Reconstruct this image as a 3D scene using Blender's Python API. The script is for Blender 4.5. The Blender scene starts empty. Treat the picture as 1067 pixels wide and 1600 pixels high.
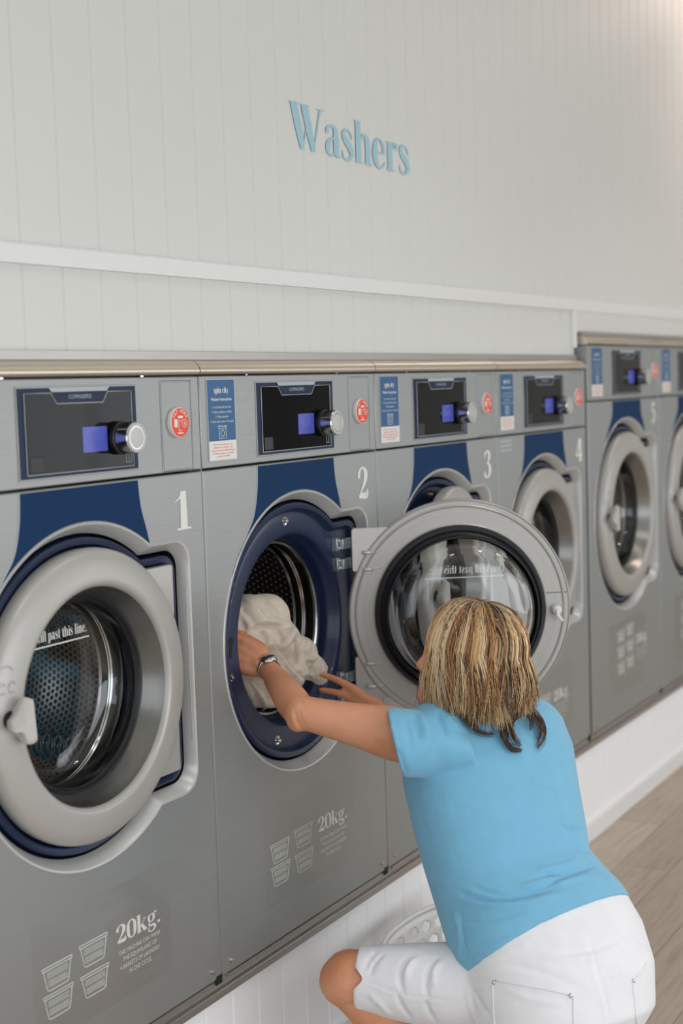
import bpy, bmesh, math, random
import numpy as np
from mathutils import Vector, Matrix, noise

# ------------------------------------------------------------------ scene, camera, light
SC = bpy.context.scene
COL = SC.collection
S = 0.75            # one unit of the layout below is one machine width (0.75 m)
FZ = 1.93           # layout z = 0 is the seam under the control panels, the floor is 1.93 below it
def P(x, y, z): return Vector((x * S, y * S, (z + FZ) * S))

cam_d = bpy.data.cameras.new('camera'); cam = bpy.data.objects.new('camera', cam_d); COL.objects.link(cam)
_r = Vector((0.49942823, -0.86576849, -0.03188046)); _u = Vector((0.09182384, 0.01630679, 0.99564174)); _f = Vector((0.86147537, 0.50017898, -0.08764226))
cam.matrix_world = Matrix((( _r.x, _u.x, -_f.x, 0), (_r.y, _u.y, -_f.y, 0), (_r.z, _u.z, -_f.z, 0), (0, 0, 0, 1)))
cam.location = P(-3.18864, -2.29068, 0.216205)
cam_d.sensor_fit = 'VERTICAL'; cam_d.sensor_height = 36.0; cam_d.lens = 50.0
cam_d.clip_start = 0.05
cam_d.dof.use_dof = True; cam_d.dof.focus_distance = 3.05; cam_d.dof.aperture_fstop = 2.6
SC.camera = cam

SC.view_settings.view_transform = 'Standard'; SC.view_settings.look = 'None'
SC.view_settings.gamma = 1.0; SC.view_settings.use_curve_mapping = False
SC.view_settings.exposure = -0.29
SC.cycles.use_denoising = True
SC.cycles.max_bounces = 10; SC.cycles.transparent_max_bounces = 12; SC.cycles.transmission_bounces = 10
SC.cycles.sample_clamp_indirect = 6.0
SC.cycles.blur_glossy = 0.5

world = bpy.data.worlds.new('daylight'); SC.world = world; world.use_nodes = True
world.node_tree.nodes['Background'].inputs[0].default_value = (0.85, 0.92, 1.0, 1)
world.node_tree.nodes['Background'].inputs[1].default_value = 1.0

RX0, RX1, RY0, RZ0, RZ1 = -5.6, 10.5, -6.4, -1.93, 2.55      # the room, in layout units
def area(name, loc, target, sx, sy, power, col):
    d = bpy.data.lights.new(name, 'AREA'); d.shape = 'RECTANGLE'; d.size = sx * S; d.size_y = sy * S
    d.energy = power; d.color = col
    o = bpy.data.objects.new(name, d); COL.objects.link(o); o.location = P(*loc)
    o.rotation_euler = (P(*target) - P(*loc)).to_track_quat('-Z', 'Y').to_euler()
    return o
area('window_daylight_left', (RX0 + .25, -3.1, -0.1), (0, -3.1, -1.3), 4.6, 3.0, 38, (0.95, 0.975, 1.0))
area('window_daylight_back', (-1.0, RY0 + .25, -0.3), (-1.0, 0, -2.2), 6.0, 2.6, 84, (0.95, 0.975, 1.0))
area('window_daylight_far', (6.5, RY0 + .25, -0.1), (6.5, 0, -1.8), 4.0, 3.0, 56, (0.97, 0.98, 1.0))
for i_, (lx, ly) in enumerate(((-1.4, -1.9), (1.2, -1.9), (3.8, -1.9), (6.4, -1.9), (-1.4, -4.4), (1.2, -4.4), (3.8, -4.4), (6.4, -4.4))):
    lo = area('ceiling_lamp', (lx, ly, RZ1 - .03), (lx, ly, 0), .3, .3, 5.5, (1.0, 0.965, 0.92)); lo.data.shape = 'DISK'; lo.data.spread = math.radians(110)
lo = area('ceiling_lamp', (5.4, -.45, RZ1 - .03), (5.4, -.1, 0), .2, .2, 9.0, (1.0, 0.74, 0.62)); lo.data.shape = 'DISK'

# ------------------------------------------------------------------ materials
def lin(c):
    c = c / 255.0
    return c / 12.92 if c <= 0.04045 else ((c + 0.055) / 1.055) ** 2.4
def rgb(r, g, b): return (lin(r), lin(g), lin(b), 1.0)
class NT:
    def __init__(s, name):
        s.m = bpy.data.materials.new(name); s.m.use_nodes = True; s.t = s.m.node_tree
        s.b = s.t.nodes['Principled BSDF']; s.out = s.t.nodes['Material Output']
    def n(s, typ, **kw):
        nd = s.t.nodes.new(typ)
        for k, v in kw.items():
            if isinstance(k, str) and k.startswith('i_'):
                nd.inputs[int(k[2:])].default_value = v
            else: setattr(nd, k, v)
        return nd
    def l(s, a, b): s.t.links.new(a, b)
    def math(s, op, a, b=None, c=None, clamp=False):
        nd = s.n('ShaderNodeMath', operation=op, use_clamp=clamp)
        for i, v in enumerate((a, b, c)):
            if v is None: continue
            if isinstance(v, (int, float)): nd.inputs[i].default_value = v
            else: s.l(v, nd.inputs[i])
        return nd.outputs[0]
    def coords(s, kind='Object', scale=(1, 1, 1)):
        tc = s.n('ShaderNodeTexCoord'); mp = s.n('ShaderNodeMapping'); mp.inputs['Scale'].default_value = scale
        s.l(tc.outputs[kind], mp.inputs[0]); return mp.outputs[0]
    def noise(s, vec, scale, detail=3.0, rough=0.5):
        nd = s.n('ShaderNodeTexNoise'); nd.inputs['Scale'].default_value = scale
        nd.inputs['Detail'].default_value = detail; nd.inputs['Roughness'].default_value = rough
        s.l(vec, nd.inputs['Vector']); return nd.outputs['Fac']
    def ramp(s, fac, stops):
        nd = s.n('ShaderNodeValToRGB'); cr = nd.color_ramp
        while len(cr.elements) < len(stops): cr.elements.new(0.5)
        for e, (p, c) in zip(cr.elements, stops): e.position = p; e.color = c
        s.l(fac, nd.inputs[0]); return nd.outputs[0]
    def bump(s, h, strength=0.2, dist=0.01):
        nd = s.n('ShaderNodeBump'); nd.inputs['Strength'].default_value = strength; nd.inputs['Distance'].default_value = dist
        s.l(h, nd.inputs['Height']); s.l(nd.outputs[0], s.b.inputs['Normal']); return nd
def simple(name, col, rough=0.5, metal=0.0, coat=0.0, bump=None, emit=None, spec=None):
    t = NT(name); b = t.b
    b.inputs['Base Color'].default_value = col; b.inputs['Roughness'].default_value = rough; b.inputs['Metallic'].default_value = metal
    b.inputs['Coat Weight'].default_value = coat
    if spec is not None: b.inputs['Specular IOR Level'].default_value = spec
    v = t.coords()
    n = t.noise(v, 60 if bump is None else bump[0], 3)
    mr = t.n('ShaderNodeMapRange'); mr.inputs['To Min'].default_value = max(0.0, rough - .03); mr.inputs['To Max'].default_value = min(1, rough + .03)
    t.l(n, mr.inputs[0]); t.l(mr.outputs[0], b.inputs['Roughness'])
    if bump: t.bump(n, bump[1], bump[2])
    if emit: b.inputs['Emission Color'].default_value = col; b.inputs['Emission Strength'].default_value = emit
    return t.m
def brushed(name, col, rough, metal, stretch=(3, 3, 260), var=0.06, bump=0.03):
    t = NT(name); b = t.b
    n = t.noise(t.coords(scale=stretch), 3.0, 4, 0.6)
    big = t.noise(t.coords(), 2.2, 2)
    lo = tuple(c * (1 - var) for c in col[:3]) + (1,); hi = tuple(min(1, c * (1 + var)) for c in col[:3]) + (1,)
    t.l(t.ramp(n, [(0.3, lo), (0.7, hi)]), b.inputs['Base Color'])
    mr = t.n('ShaderNodeMapRange'); mr.inputs['To Min'].default_value = rough - .05; mr.inputs['To Max'].default_value = rough + .05
    t.l(big, mr.inputs[0]); t.l(mr.outputs[0], b.inputs['Roughness'])
    b.inputs['Metallic'].default_value = metal
    b.inputs['Anisotropic'].default_value = 0.4
    t.bump(n, bump, 0.002)
    return t.m
M = {}
M['steel'] = brushed('brushed_steel', rgb(158, 161, 160), 0.42, 0.6)
M['knob'] = simple('knob_satin', rgb(190, 190, 187), 0.4, 0.3)
M['steel_lid'] = brushed('lid_steel', rgb(216, 205, 190), 0.34, 0.9, (1, 90, 90), 0.04)
M['bezel'] = simple('bezel_metal', rgb(196, 196, 194), 0.34, 0.35, bump=(90, .02, .001))
M['ring'] = simple('door_ring_paint', rgb(177, 175, 171), 0.38, 0.25, bump=(300, .03, .0008))
M['handle'] = simple('handle_plastic', rgb(190, 188, 183), 0.5)
M['ring_back'] = simple('door_back_cast', rgb(186, 184, 180), 0.34, 0.45, bump=(150, .04, .001))
M['cone'] = brushed('cone_steel', rgb(150, 150, 147), 0.3, 0.9, (120, 120, 4), 0.04)
M['navy'] = simple('navy_enamel', rgb(19, 36, 70), 0.36, 0.1, coat=0.15)
M['navy_print'] = simple('navy_print', rgb(24, 54, 92), 0.6, spec=0.1)
M['rubber'] = simple('black_rubber', rgb(30, 31, 36), 0.38)
M['black'] = simple('black_gap', rgb(14, 14, 15), 0.7)
M['chrome'] = simple('chrome', rgb(205, 205, 203), 0.16, 1.0)
M['zinc'] = simple('zinc_bracket', rgb(178, 186, 190), 0.32, 0.85, bump=(80, .1, .001))
M['display'] = simple('display_glass', rgb(14, 15, 18), 0.06, 0.0, spec=0.16)
M['display_edge'] = simple('display_edge', rgb(22, 40, 68), 0.35, spec=0.2)
M['print_white'] = simple('white_print', rgb(226, 228, 222), 0.6)
M['print_grey'] = simple('grey_print', rgb(176, 182, 186), 0.6)
M['red'] = simple('sticker_red', rgb(234, 66, 32), 0.4)
M['white_plastic'] = simple('white_plastic', rgb(226, 226, 224), 0.35)
M['sticker_blue'] = simple('sticker_blue', rgb(34, 92, 142), 0.4)
M['wash_blue'] = simple('wall_letter_blue', rgb(163, 200, 214), 0.6)
M['plinth_paint'] = simple('plinth_paint', rgb(244, 245, 247), 0.5)
M['wall'] = simple('wall_paint', rgb(217, 218, 214), 0.55, bump=(180, .04, .001))
M['trim'] = simple('trim_paint', rgb(228, 229, 228), 0.45)
M['alu'] = brushed('aluminium_angle', rgb(176, 172, 168), 0.35, 0.8, (4, 90, 90), 0.03)
M['ceiling'] = simple('ceiling_paint', rgb(232, 232, 228), 0.8)

def wood_floor():
    t = NT('floor_planks'); b = t.b
    v = t.coords()
    br = t.n('ShaderNodeTexBrick'); br.offset = 0.37; br.squash = 1.0
    br.inputs['Scale'].default_value = 1.0; br.inputs['Mortar Size'].default_value = 0.0015
    br.inputs['Mortar Smooth'].default_value = 0.2; br.inputs['Brick Width'].default_value = 1.25; br.inputs['Row Height'].default_value = 0.17
    br.inputs['Color1'].default_value = rgb(216, 206, 196); br.inputs['Color2'].default_value = rgb(198, 188, 178); br.inputs['Mortar'].default_value = rgb(140, 124, 108)
    t.l(v, br.inputs['Vector'])
    g = t.noise(t.coords(scale=(1.6, 22, 1)), 3.0, 8, 0.62)
    gr = t.ramp(g, [(0.25, rgb(160, 142, 126)), (0.5, rgb(206, 194, 180)), (0.8, rgb(222, 212, 200))])
    mx = t.n('ShaderNodeMix', data_type='RGBA', blend_type='MULTIPLY'); mx.inputs[0].default_value = 0.75
    t.l(br.outputs['Color'], mx.inputs[6]); t.l(gr, mx.inputs[7]); t.l(mx.outputs[2], b.inputs['Base Color'])
    b.inputs['Roughness'].default_value = 0.45
    t.bump(g, 0.06, 0.002)
    return t.m
M['floor'] = wood_floor()

def hex_holes(name, base, hole, pitch, rad, rough, bump=0.6, metal=0.9, holes=True):
    t = NT(name); b = t.b
    tc = t.n('ShaderNodeTexCoord'); sp = t.n('ShaderNodeSeparateXYZ'); t.l(tc.outputs['UV'], sp.inputs[0])
    u = t.math('DIVIDE', sp.outputs[0], pitch); w = t.math('DIVIDE', sp.outputs[1], pitch * 1.732)
    def cell(ou, ow):
        a = t.math('SUBTRACT', t.math('FRACT', t.math('ADD', u, ou)), 0.5)
        c = t.math('MULTIPLY', t.math('SUBTRACT', t.math('FRACT', t.math('ADD', w, ow)), 0.5), 1.732)
        return t.math('SQRT', t.math('ADD', t.math('MULTIPLY', a, a), t.math('MULTIPLY', c, c)))
    d = t.math('MINIMUM', cell(0, 0), cell(0.5, 0.5))
    mr = t.n('ShaderNodeMapRange', interpolation_type='SMOOTHSTEP'); mr.inputs['From Min'].default_value = rad; mr.inputs['From Max'].default_value = rad + 0.07
    t.l(d, mr.inputs[0])
    if holes:
        mx = t.n('ShaderNodeMix', data_type='RGBA'); t.l(mr.outputs[0], mx.inputs[0]); mx.inputs[6].default_value = hole; mx.inputs[7].default_value = base
        t.l(mx.outputs[2], b.inputs['Base Color'])
        t.bump(mr.outputs[0], bump, 0.004)
    else:
        b.inputs['Base Color'].default_value = base
        t.bump(t.math('SUBTRACT', 1.0, mr.outputs[0]), bump, 0.006)
    b.inputs['Roughness'].default_value = rough; b.inputs['Metallic'].default_value = metal
    return t.m
M['drum_back'] = hex_holes('drum_back_perforated', rgb(214, 212, 208), rgb(16, 16, 18), 0.0185, 0.30, 0.16, metal=0.9)
M['drum_side'] = hex_holes('drum_side_perforated', rgb(222, 220, 216), rgb(14, 14, 16), 0.0185, 0.29, 0.22, metal=0.75)
M['drum_glints'] = hex_holes('drum_side_painted_glints', rgb(92, 84, 80), rgb(235, 225, 220), 0.0215, 0.13, 0.3, metal=0.6)  # open drum's side: dark reflection and highlight dots painted into the colour
def glass():
    t = NT('door_glass'); b = t.b
    b.inputs['Base Color'].default_value = (0.96, 0.98, 0.98, 1); b.inputs['Roughness'].default_value = 0.0
    b.inputs['Transmission Weight'].default_value = 1.0; b.inputs['IOR'].default_value = 1.46
    return t.m
M['glass'] = glass()
def film():
    t = NT('clear_film'); t.t.nodes.remove(t.b)
    tr = t.n('ShaderNodeBsdfTransparent'); tr.inputs[0].default_value = (0.985, 0.985, 0.985, 1)
    gl = t.n('ShaderNodeBsdfGlossy'); gl.inputs['Roughness'].default_value = 0.04
    ge = t.n('ShaderNodeNewGeometry'); vm = t.n('ShaderNodeVectorMath', operation='DOT_PRODUCT'); t.l(ge.outputs['Normal'], vm.inputs[0]); t.l(ge.outputs['Incoming'], vm.inputs[1])
    q = t.math('SUBTRACT', 1.0, t.math('ABSOLUTE', vm.outputs['Value'])); fr = t.math('ADD', 0.045, t.math('MULTIPLY', 0.95, t.math('POWER', q, 5.0)))
    mx = t.n('ShaderNodeMixShader'); t.l(fr, mx.inputs[0]); t.l(tr.outputs[0], mx.inputs[1]); t.l(gl.outputs[0], mx.inputs[2])
    t.l(mx.outputs[0], t.out.inputs[0]); return t.m
M['film'] = film()
M['screen'] = simple('screen_glow', rgb(66, 76, 160), 0.3, emit=0.4)

# ------------------------------------------------------------------ mesh helpers (layout units in, metres out)
class MB:
    def __init__(s): s.v = []; s.f = []; s.uv = None
    def add(s, vs, fs):
        o = len(s.v); s.v += [tuple(a) for a in vs]; s.f += [tuple(i + o for i in f) for f in fs]; return o
    def box(s, x0, x1, y0, y1, z0, z1):
        v = [(x0, y0, z0), (x1, y0, z0), (x1, y1, z0), (x0, y1, z0), (x0, y0, z1), (x1, y0, z1), (x1, y1, z1), (x0, y1, z1)]
        s.add(v, [(0, 3, 2, 1), (4, 5, 6, 7), (0, 1, 5, 4), (1, 2, 6, 5), (2, 3, 7, 6), (3, 0, 4, 7)]); return s
    def prism(s, poly, y0, y1):      # polygon in x, z, extruded in y
        n = len(poly); v = [(x, y0, z) for x, z in poly] + [(x, y1, z) for x, z in poly]
        s.add(v, [tuple(range(n)), tuple(range(2 * n - 1, n - 1, -1))] + [(i, i + n, (i + 1) % n + n, (i + 1) % n) for i in range(n)]); return s
    def sheet(s, poly, y):
        s.add([(x, y, z) for x, z in poly], [tuple(range(len(poly)))]); return s
    def extrude_x(s, prof, x0, x1):  # profile in y, z
        n = len(prof); v = [(x0, y, z) for y, z in prof] + [(x1, y, z) for y, z in prof]
        s.add(v, [tuple(range(n)), tuple(range(2 * n - 1, n - 1, -1))] + [(i, i + n, (i + 1) % n + n, (i + 1) % n) for i in range(n)]); return s
    def lathe(s, prof, cx=0, cz=0, n=96, closed=False, a0=0.0):   # profile (r, y) about the y axis
        v = []; m = len(prof)
        for r, y in prof:
            for k in range(n):
                a = a0 + 2 * math.pi * k / n; v.append((cx + r * math.cos(a), y, cz + r * math.sin(a)))
        f = []
        for i in range(m if closed else m - 1):
            j = (i + 1) % m
            for k in range(n):
                l = (k + 1) % n; f.append((i * n + k, i * n + l, j * n + l, j * n + k))
        s.add(v, f); return s
    def loops(s, L, closed=False):
        n = len(L[0]); v = [p for lp in L for p in lp]; f = []
        m = len(L)
        for i in range(m if closed else m - 1):
            j = (i + 1) % m
            for k in range(n):
                l = (k + 1) % n; f.append((i * n + k, i * n + l, j * n + l, j * n + k))
        s.add(v, f); return s
    def tube(s, pts, rad, n=8, cap=True, flat=1.0, up=None):
        pts = [Vector(p) for p in pts]; m = len(pts)
        if not isinstance(rad, (list, tuple)): rad = [rad] * m
        t = [(pts[min(i + 1, m - 1)] - pts[max(i - 1, 0)]).normalized() for i in range(m)]
        ref = Vector(up) if up else (Vector((0, 0, 1)) if abs(t[0].z) < .9 else Vector((0, 1, 0)))
        a = t[0].cross(ref).normalized(); v = []
        for i in range(m):
            a = (a - t[i] * a.dot(t[i])).normalized(); b = t[i].cross(a)
            for k in range(n):
                an = 2 * math.pi * k / n; v.append(tuple(pts[i] + (a * math.cos(an) + b * math.sin(an) * flat) * rad[i]))
        f = [(i * n + k, i * n + (k + 1) % n, (i + 1) * n + (k + 1) % n, (i + 1) * n + k) for i in range(m - 1) for k in range(n)]
        if cap: f += [tuple(range(n - 1, -1, -1)), tuple((m - 1) * n + k for k in range(n))]
        s.add(v, f); return s
    def obj(s, name, mat, parent=None, smooth=True, bevel=0.0, seg=2, origin=(0, 0, 0), sharp=35, uvf=None):
        ox, oy, oz = origin
        me = bpy.data.meshes.new(name)
        me.from_pydata([((x - ox) * S, (y - oy) * S, (z - oz) * S) for x, y, z in s.v], [], s.f); me.validate()
        bm = bmesh.new(); bm.from_mesh(me)
        bmesh.ops.recalc_face_normals(bm, faces=bm.faces)
        for e in bm.edges:
            if len(e.link_faces) == 2 and e.calc_face_angle(0) > math.radians(sharp): e.smooth = False
        bm.to_mesh(me); bm.free()
        for p in me.polygons: p.use_smooth = smooth
        if uvf:
            uv = me.uv_layers.new(name='uv')
            for lp in me.loops: uv.data[lp.index].uv = uvf(me.vertices[lp.vertex_index].co)
        me.materials.append(M[mat] if isinstance(mat, str) else mat)
        o = bpy.data.objects.new(name, me); COL.objects.link(o)
        if parent is not None: o.parent = parent
        if bevel:
            bv = o.modifiers.new('bevel', 'BEVEL'); bv.width = bevel * S; bv.segments = seg; bv.limit_method = 'ANGLE'; bv.harden_normals = False
        return o
def place(o, x, y, z): o.location = P(x, y, z); return o
def struct(name, mb, mat, at=(0, 0, 0), bevel=0.0, smooth=False):
    o = mb.obj(name, mat, smooth=smooth, bevel=bevel); place(o, *at); o['kind'] = 'structure'; return o
def thing(name, label, cat, at, group=None, rz=0.0):
    o = bpy.data.objects.new(name, None); COL.objects.link(o); place(o, *at); o.rotation_euler.z = rz
    o['label'] = label; o['category'] = cat
    if group: o['group'] = group
    return o
def tag(o, label, cat, group=None):
    o['label'] = label; o['category'] = cat
    if group: o['group'] = group
    return o
def arc(cx, cz, r, a0, a1, n=16):
    return [(cx + r * math.cos(math.radians(a0 + (a1 - a0) * i / n)), cz + r * math.sin(math.radians(a0 + (a1 - a0) * i / n))) for i in range(n + 1)]
def rrect(x0, x1, z0, z1, r, n=5):
    return arc(x1 - r, z1 - r, r, 0, 90, n) + arc(x0 + r, z1 - r, r, 90, 180, n) + arc(x0 + r, z0 + r, r, 180, 270, n) + arc(x1 - r, z0 + r, r, 270, 360, n)

# ------------------------------------------------------------------ lettering: high-contrast serif drawn as tapered strokes
XH = 0.72
GL = {
'W': (1.04, [[(.10,1,.2),(.22,.5,.2),(.34,0,.13)], [(.35,.02,.04),(.52,.66,.04)], [(.43,1,.2),(.55,.5,.2),(.68,0,.13)], [(.69,.02,.04),(.80,.5,.045),(.93,1,.06)], [(-.04,.985,.03),(.24,.985,.03)], [(.3,.985,.03),(.58,.985,.03)], [(.8,.985,.03),(1.04,.985,.03)]]),
'D': (.74, [[(.14,1,.2),(.14,0,.2)], [(.05,.98,.04),(.34,.97,.05),(.52,.86,.12),(.6,.5,.2),(.52,.14,.12),(.34,.03,.05),(.05,.02,.04)]]),
'a': (.54, [[(.09,.52,.12),(.12,.64,.08),(.24,.70,.06),(.34,.66,.12),(.37,.5,.17),(.37,.2,.17),(.38,.08,.15),(.44,.02,.06),(.53,.04,.03)], [(.34,.44,.05),(.18,.37,.08),(.1,.2,.15),(.14,.05,.09),(.24,.03,.05),(.33,.13,.04)]]),
's': (.46, [[(.37,.5,.03),(.33,.64,.05),(.22,.70,.05),(.12,.66,.09),(.1,.54,.13),(.2,.41,.18),(.32,.28,.17),(.36,.14,.12),(.28,.03,.07),(.17,.0,.05),(.07,.06,.05),(.04,.2,.03)]]),
'h': (.62, [[(.13,1,.18),(.13,0,.18)], [(.2,.52,.04),(.28,.66,.07),(.38,.68,.11),(.45,.56,.17),(.46,.3,.18),(.46,0,.18)], [(.0,.98,.04),(.14,.98,.05)], [(.0,.018,.035),(.26,.018,.035)], [(.33,.018,.035),(.6,.018,.035)]]),
'e': (.52, [[(.1,.37,.035),(.44,.37,.035)], [(.43,.36,.09),(.4,.58,.1),(.27,.70,.05),(.14,.6,.13),(.1,.36,.18),(.14,.12,.15),(.26,.01,.08),(.38,.05,.05),(.46,.17,.03)]]),
'r': (.46, [[(.14,.70,.18),(.14,0,.18)], [(.2,.48,.03),(.27,.64,.06),(.35,.66,.12),(.38,.56,.13)], [(.01,.68,.04),(.14,.70,.04)], [(.0,.018,.035),(.29,.018,.035)]]),
'o': (.54, [[(.27,.70,.05),(.12,.6,.13),(.09,.35,.19),(.12,.1,.13),(.27,.0,.05),(.42,.1,.13),(.45,.35,.19),(.42,.6,.13),(.27,.70,.05)]]),
'n': (.62, [[(.14,.70,.18),(.14,0,.18)], [(.2,.52,.04),(.28,.66,.07),(.38,.68,.11),(.45,.56,.17),(.46,.3,.18),(.46,0,.18)], [(.0,.68,.04),(.14,.70,.04)], [(.0,.018,.035),(.28,.018,.035)], [(.33,.018,.035),(.6,.018,.035)]]),
"'": (.2, [[(.1,1,.14),(.1,.86,.1),(.07,.74,.03)]]),
't': (.38, [[(.17,.92,.1),(.16,.5,.18),(.17,.14,.17),(.25,.02,.08),(.36,.08,.03)], [(.0,.66,.05),(.34,.66,.05)]]),
'f': (.38, [[(.4,.9,.12),(.34,.99,.07),(.24,.98,.09),(.16,.85,.16),(.15,.5,.18),(.15,0,.18)], [(.0,.66,.05),(.34,.66,.05)], [(.01,.018,.035),(.32,.018,.035)]]),
'i': (.31, [[(.15,.70,.18),(.15,0,.18)], [(.15,.98,.16),(.15,.84,.16)], [(.02,.68,.04),(.15,.70,.04)], [(.01,.018,.035),(.3,.018,.035)]]),
'l': (.31, [[(.15,1,.18),(.15,0,.18)], [(.02,.98,.04),(.15,.98,.04)], [(.01,.018,.035),(.3,.018,.035)]]),
'p': (.58, [[(.14,.70,.18),(.14,-.28,.18)], [(.2,.56,.04),(.3,.69,.07),(.42,.6,.15),(.46,.35,.18),(.42,.1,.14),(.3,.0,.06),(.2,.1,.04)], [(.01,.68,.04),(.14,.70,.04)], [(.0,-.265,.035),(.3,-.265,.035)]]),
'.': (.24, [[(.11,.15,.15),(.11,.0,.15)]]),
'k': (.62, [[(.13,1,.18),(.13,0,.18)], [(.22,.3,.04),(.5,.68,.05)], [(.28,.42,.12),(.38,.22,.17),(.5,0,.18)], [(.0,.98,.04),(.14,.98,.04)], [(.0,.018,.035),(.27,.018,.035)], [(.36,.68,.035),(.6,.68,.035)], [(.36,.018,.035),(.62,.018,.035)]]),
'g': (.58, [[(.25,.70,.05),(.12,.62,.12),(.1,.48,.14),(.14,.32,.1),(.25,.26,.05),(.37,.34,.12),(.4,.48,.14),(.37,.62,.12),(.25,.70,.05)], [(.38,.62,.05),(.5,.74,.09),(.56,.68,.08)], [(.18,.28,.05),(.09,.18,.08),(.16,.08,.1),(.36,.04,.14),(.46,-.08,.13),(.4,-.22,.1),(.24,-.28,.06),(.08,-.2,.09),(.08,-.08,.06),(.18,.04,.04)]]),
'c': (.48, [[(.4,.5,.12),(.36,.64,.07),(.25,.70,.05),(.13,.6,.13),(.09,.35,.18),(.13,.1,.14),(.25,.0,.07),(.36,.05,.05),(.42,.17,.03)]]),
'y': (.58, [[(.1,.70,.17),(.3,.04,.14)], [(.48,.70,.04),(.3,.0,.05),(.2,-.22,.07),(.08,-.2,.12)], [(.0,.68,.035),(.26,.68,.035)], [(.36,.68,.035),(.58,.68,.035)]]),
'0': (.6, [[(.3,1,.06),(.14,.85,.14),(.1,.5,.19),(.14,.15,.14),(.3,0,.06),(.46,.15,.14),(.5,.5,.19),(.46,.85,.14),(.3,1,.06)]]),
'1': (.5, [[(.28,1,.18),(.28,.5,.2),(.28,0,.22)], [(.28,.97,.1),(.14,.82,.05),(.02,.74,.02)], [(.06,.025,.05),(.5,.025,.05)]]),
'2': (.58, [[(.1,.66,.1),(.08,.78,.14),(.16,.93,.08),(.3,.98,.08),(.43,.86,.17),(.44,.68,.19),(.34,.45,.13),(.16,.22,.06),(.06,.06,.04)], [(.06,.08,.1),(.28,.1,.2),(.46,.1,.2),(.52,.3,.03)]]),
'3': (.56, [[(.08,.74,.05),(.12,.88,.1),(.26,.98,.07),(.4,.9,.15),(.41,.72,.16),(.3,.56,.06),(.2,.52,.04)], [(.24,.53,.05),(.4,.46,.13),(.46,.27,.19),(.38,.08,.13),(.24,.0,.07),(.09,.08,.12),(.08,.22,.08)]]),
'4': (.6, [[(.4,1,.18),(.4,0,.2)], [(.34,.98,.14),(.2,.64,.10),(.05,.32,.09)], [(.03,.28,.1),(.58,.28,.1)], [(.26,.02,.035),(.54,.02,.035)]]),
'5': (.56, [[(.14,.98,.09),(.11,.55,.09)], [(.11,.93,.13),(.3,.92,.14),(.48,.95,.12)], [(.11,.52,.05),(.22,.62,.07),(.36,.56,.14),(.43,.32,.19),(.38,.1,.14),(.24,.0,.07),(.09,.07,.12),(.08,.2,.08)]]),
'6': (.58, [[(.44,.95,.04),(.26,.86,.08),(.13,.6,.17),(.1,.35,.19),(.15,.1,.14),(.28,0,.06),(.42,.1,.13),(.46,.3,.18),(.41,.5,.13),(.28,.58,.06),(.17,.48,.04)]]),
' ': (.28, []),
}
def catmull(pts, sub=5):
    if len(pts) < 3: return pts
    P_ = [pts[0]] + list(pts) + [pts[-1]]; out = []
    for i in range(1, len(P_) - 2):
        for k in range(sub):
            t = k / sub; r = []
            for a, b, c, d in zip(P_[i - 1], P_[i], P_[i + 1], P_[i + 2]):
                r.append(0.5 * ((2 * b) + (-a + c) * t + (2 * a - 5 * b + 4 * c - d) * t * t + (-a + 3 * b - 3 * c + d) * t ** 3))
            out.append(tuple(r))
    out.append(tuple(pts[-1])); return out
def serif(mb, text, x, z, h, y, width=None, flip=False, thick=0.0):
    adv = sum(GL[c][0] for c in text); sx = (width / adv) if width else h
    cur = x; y0 = y; q_ = 0
    for c in text:
        a, st = GL[c]
        for sk in st:
            q_ = (q_ + 1) % 9; y = y0 - q_ * .00006
            q = catmull(sk); m = len(q); L = []
            for i, (px, pz, w) in enumerate(q):
                ax, az = q[max(i - 1, 0)][:2]; bx, bz = q[min(i + 1, m - 1)][:2]
                tx, tz = bx - ax, bz - az; ln = math.hypot(tx, tz) or 1; nx, nz = -tz / ln, tx / ln
                w = max(w, .02)
                if m == 2 and abs(tz) > abs(tx) * .8: nx, nz = (math.copysign(1, nx), 0)
                L.append(((cur + (px + nx * w / 2) * sx, y, z + (pz + nz * w / 2) * h), (cur + (px - nx * w / 2) * sx, y, z + (pz - nz * w / 2) * h)))
            v = [p for pr in L for p in pr]
            mb.add(v, [(2 * i, 2 * i + 1, 2 * i + 3, 2 * i + 2) for i in range(m - 1)])
        cur += a * sx
    return cur
_cd = bpy.data.curves.new('lettering', 'FONT'); _co = bpy.data.objects.new('lettering', _cd); COL.objects.link(_co)
def sans(mb, text, x, z, h, y, align='CENTER', width=None, bold=0.0, rot=None):
    _cd.body = text; _cd.size = 1.0; _cd.align_x = 'CENTER' if align == 'CENTER' else 'LEFT'; _cd.offset = bold; _cd.resolution_u = 2
    bpy.context.view_layer.update()
    dg = bpy.context.evaluated_depsgraph_get(); me = bpy.data.meshes.new_from_object(_co.evaluated_get(dg))
    if not me.vertices: return
    xs = [v.co.x for v in me.vertices]; sx = h / .7
    if width: sx = width / (max(xs) - min(xs))
    def tr(v):
        a, b = v.x * sx, v.y * h / .7
        if rot is not None: a, b = a * math.cos(rot) - b * math.sin(rot), a * math.sin(rot) + b * math.cos(rot)
        return (x + a, y, z + b)
    mb.add([tr(v.co) for v in me.vertices], [tuple(p.vertices) for p in me.polygons]); bpy.data.meshes.remove(me)

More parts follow.
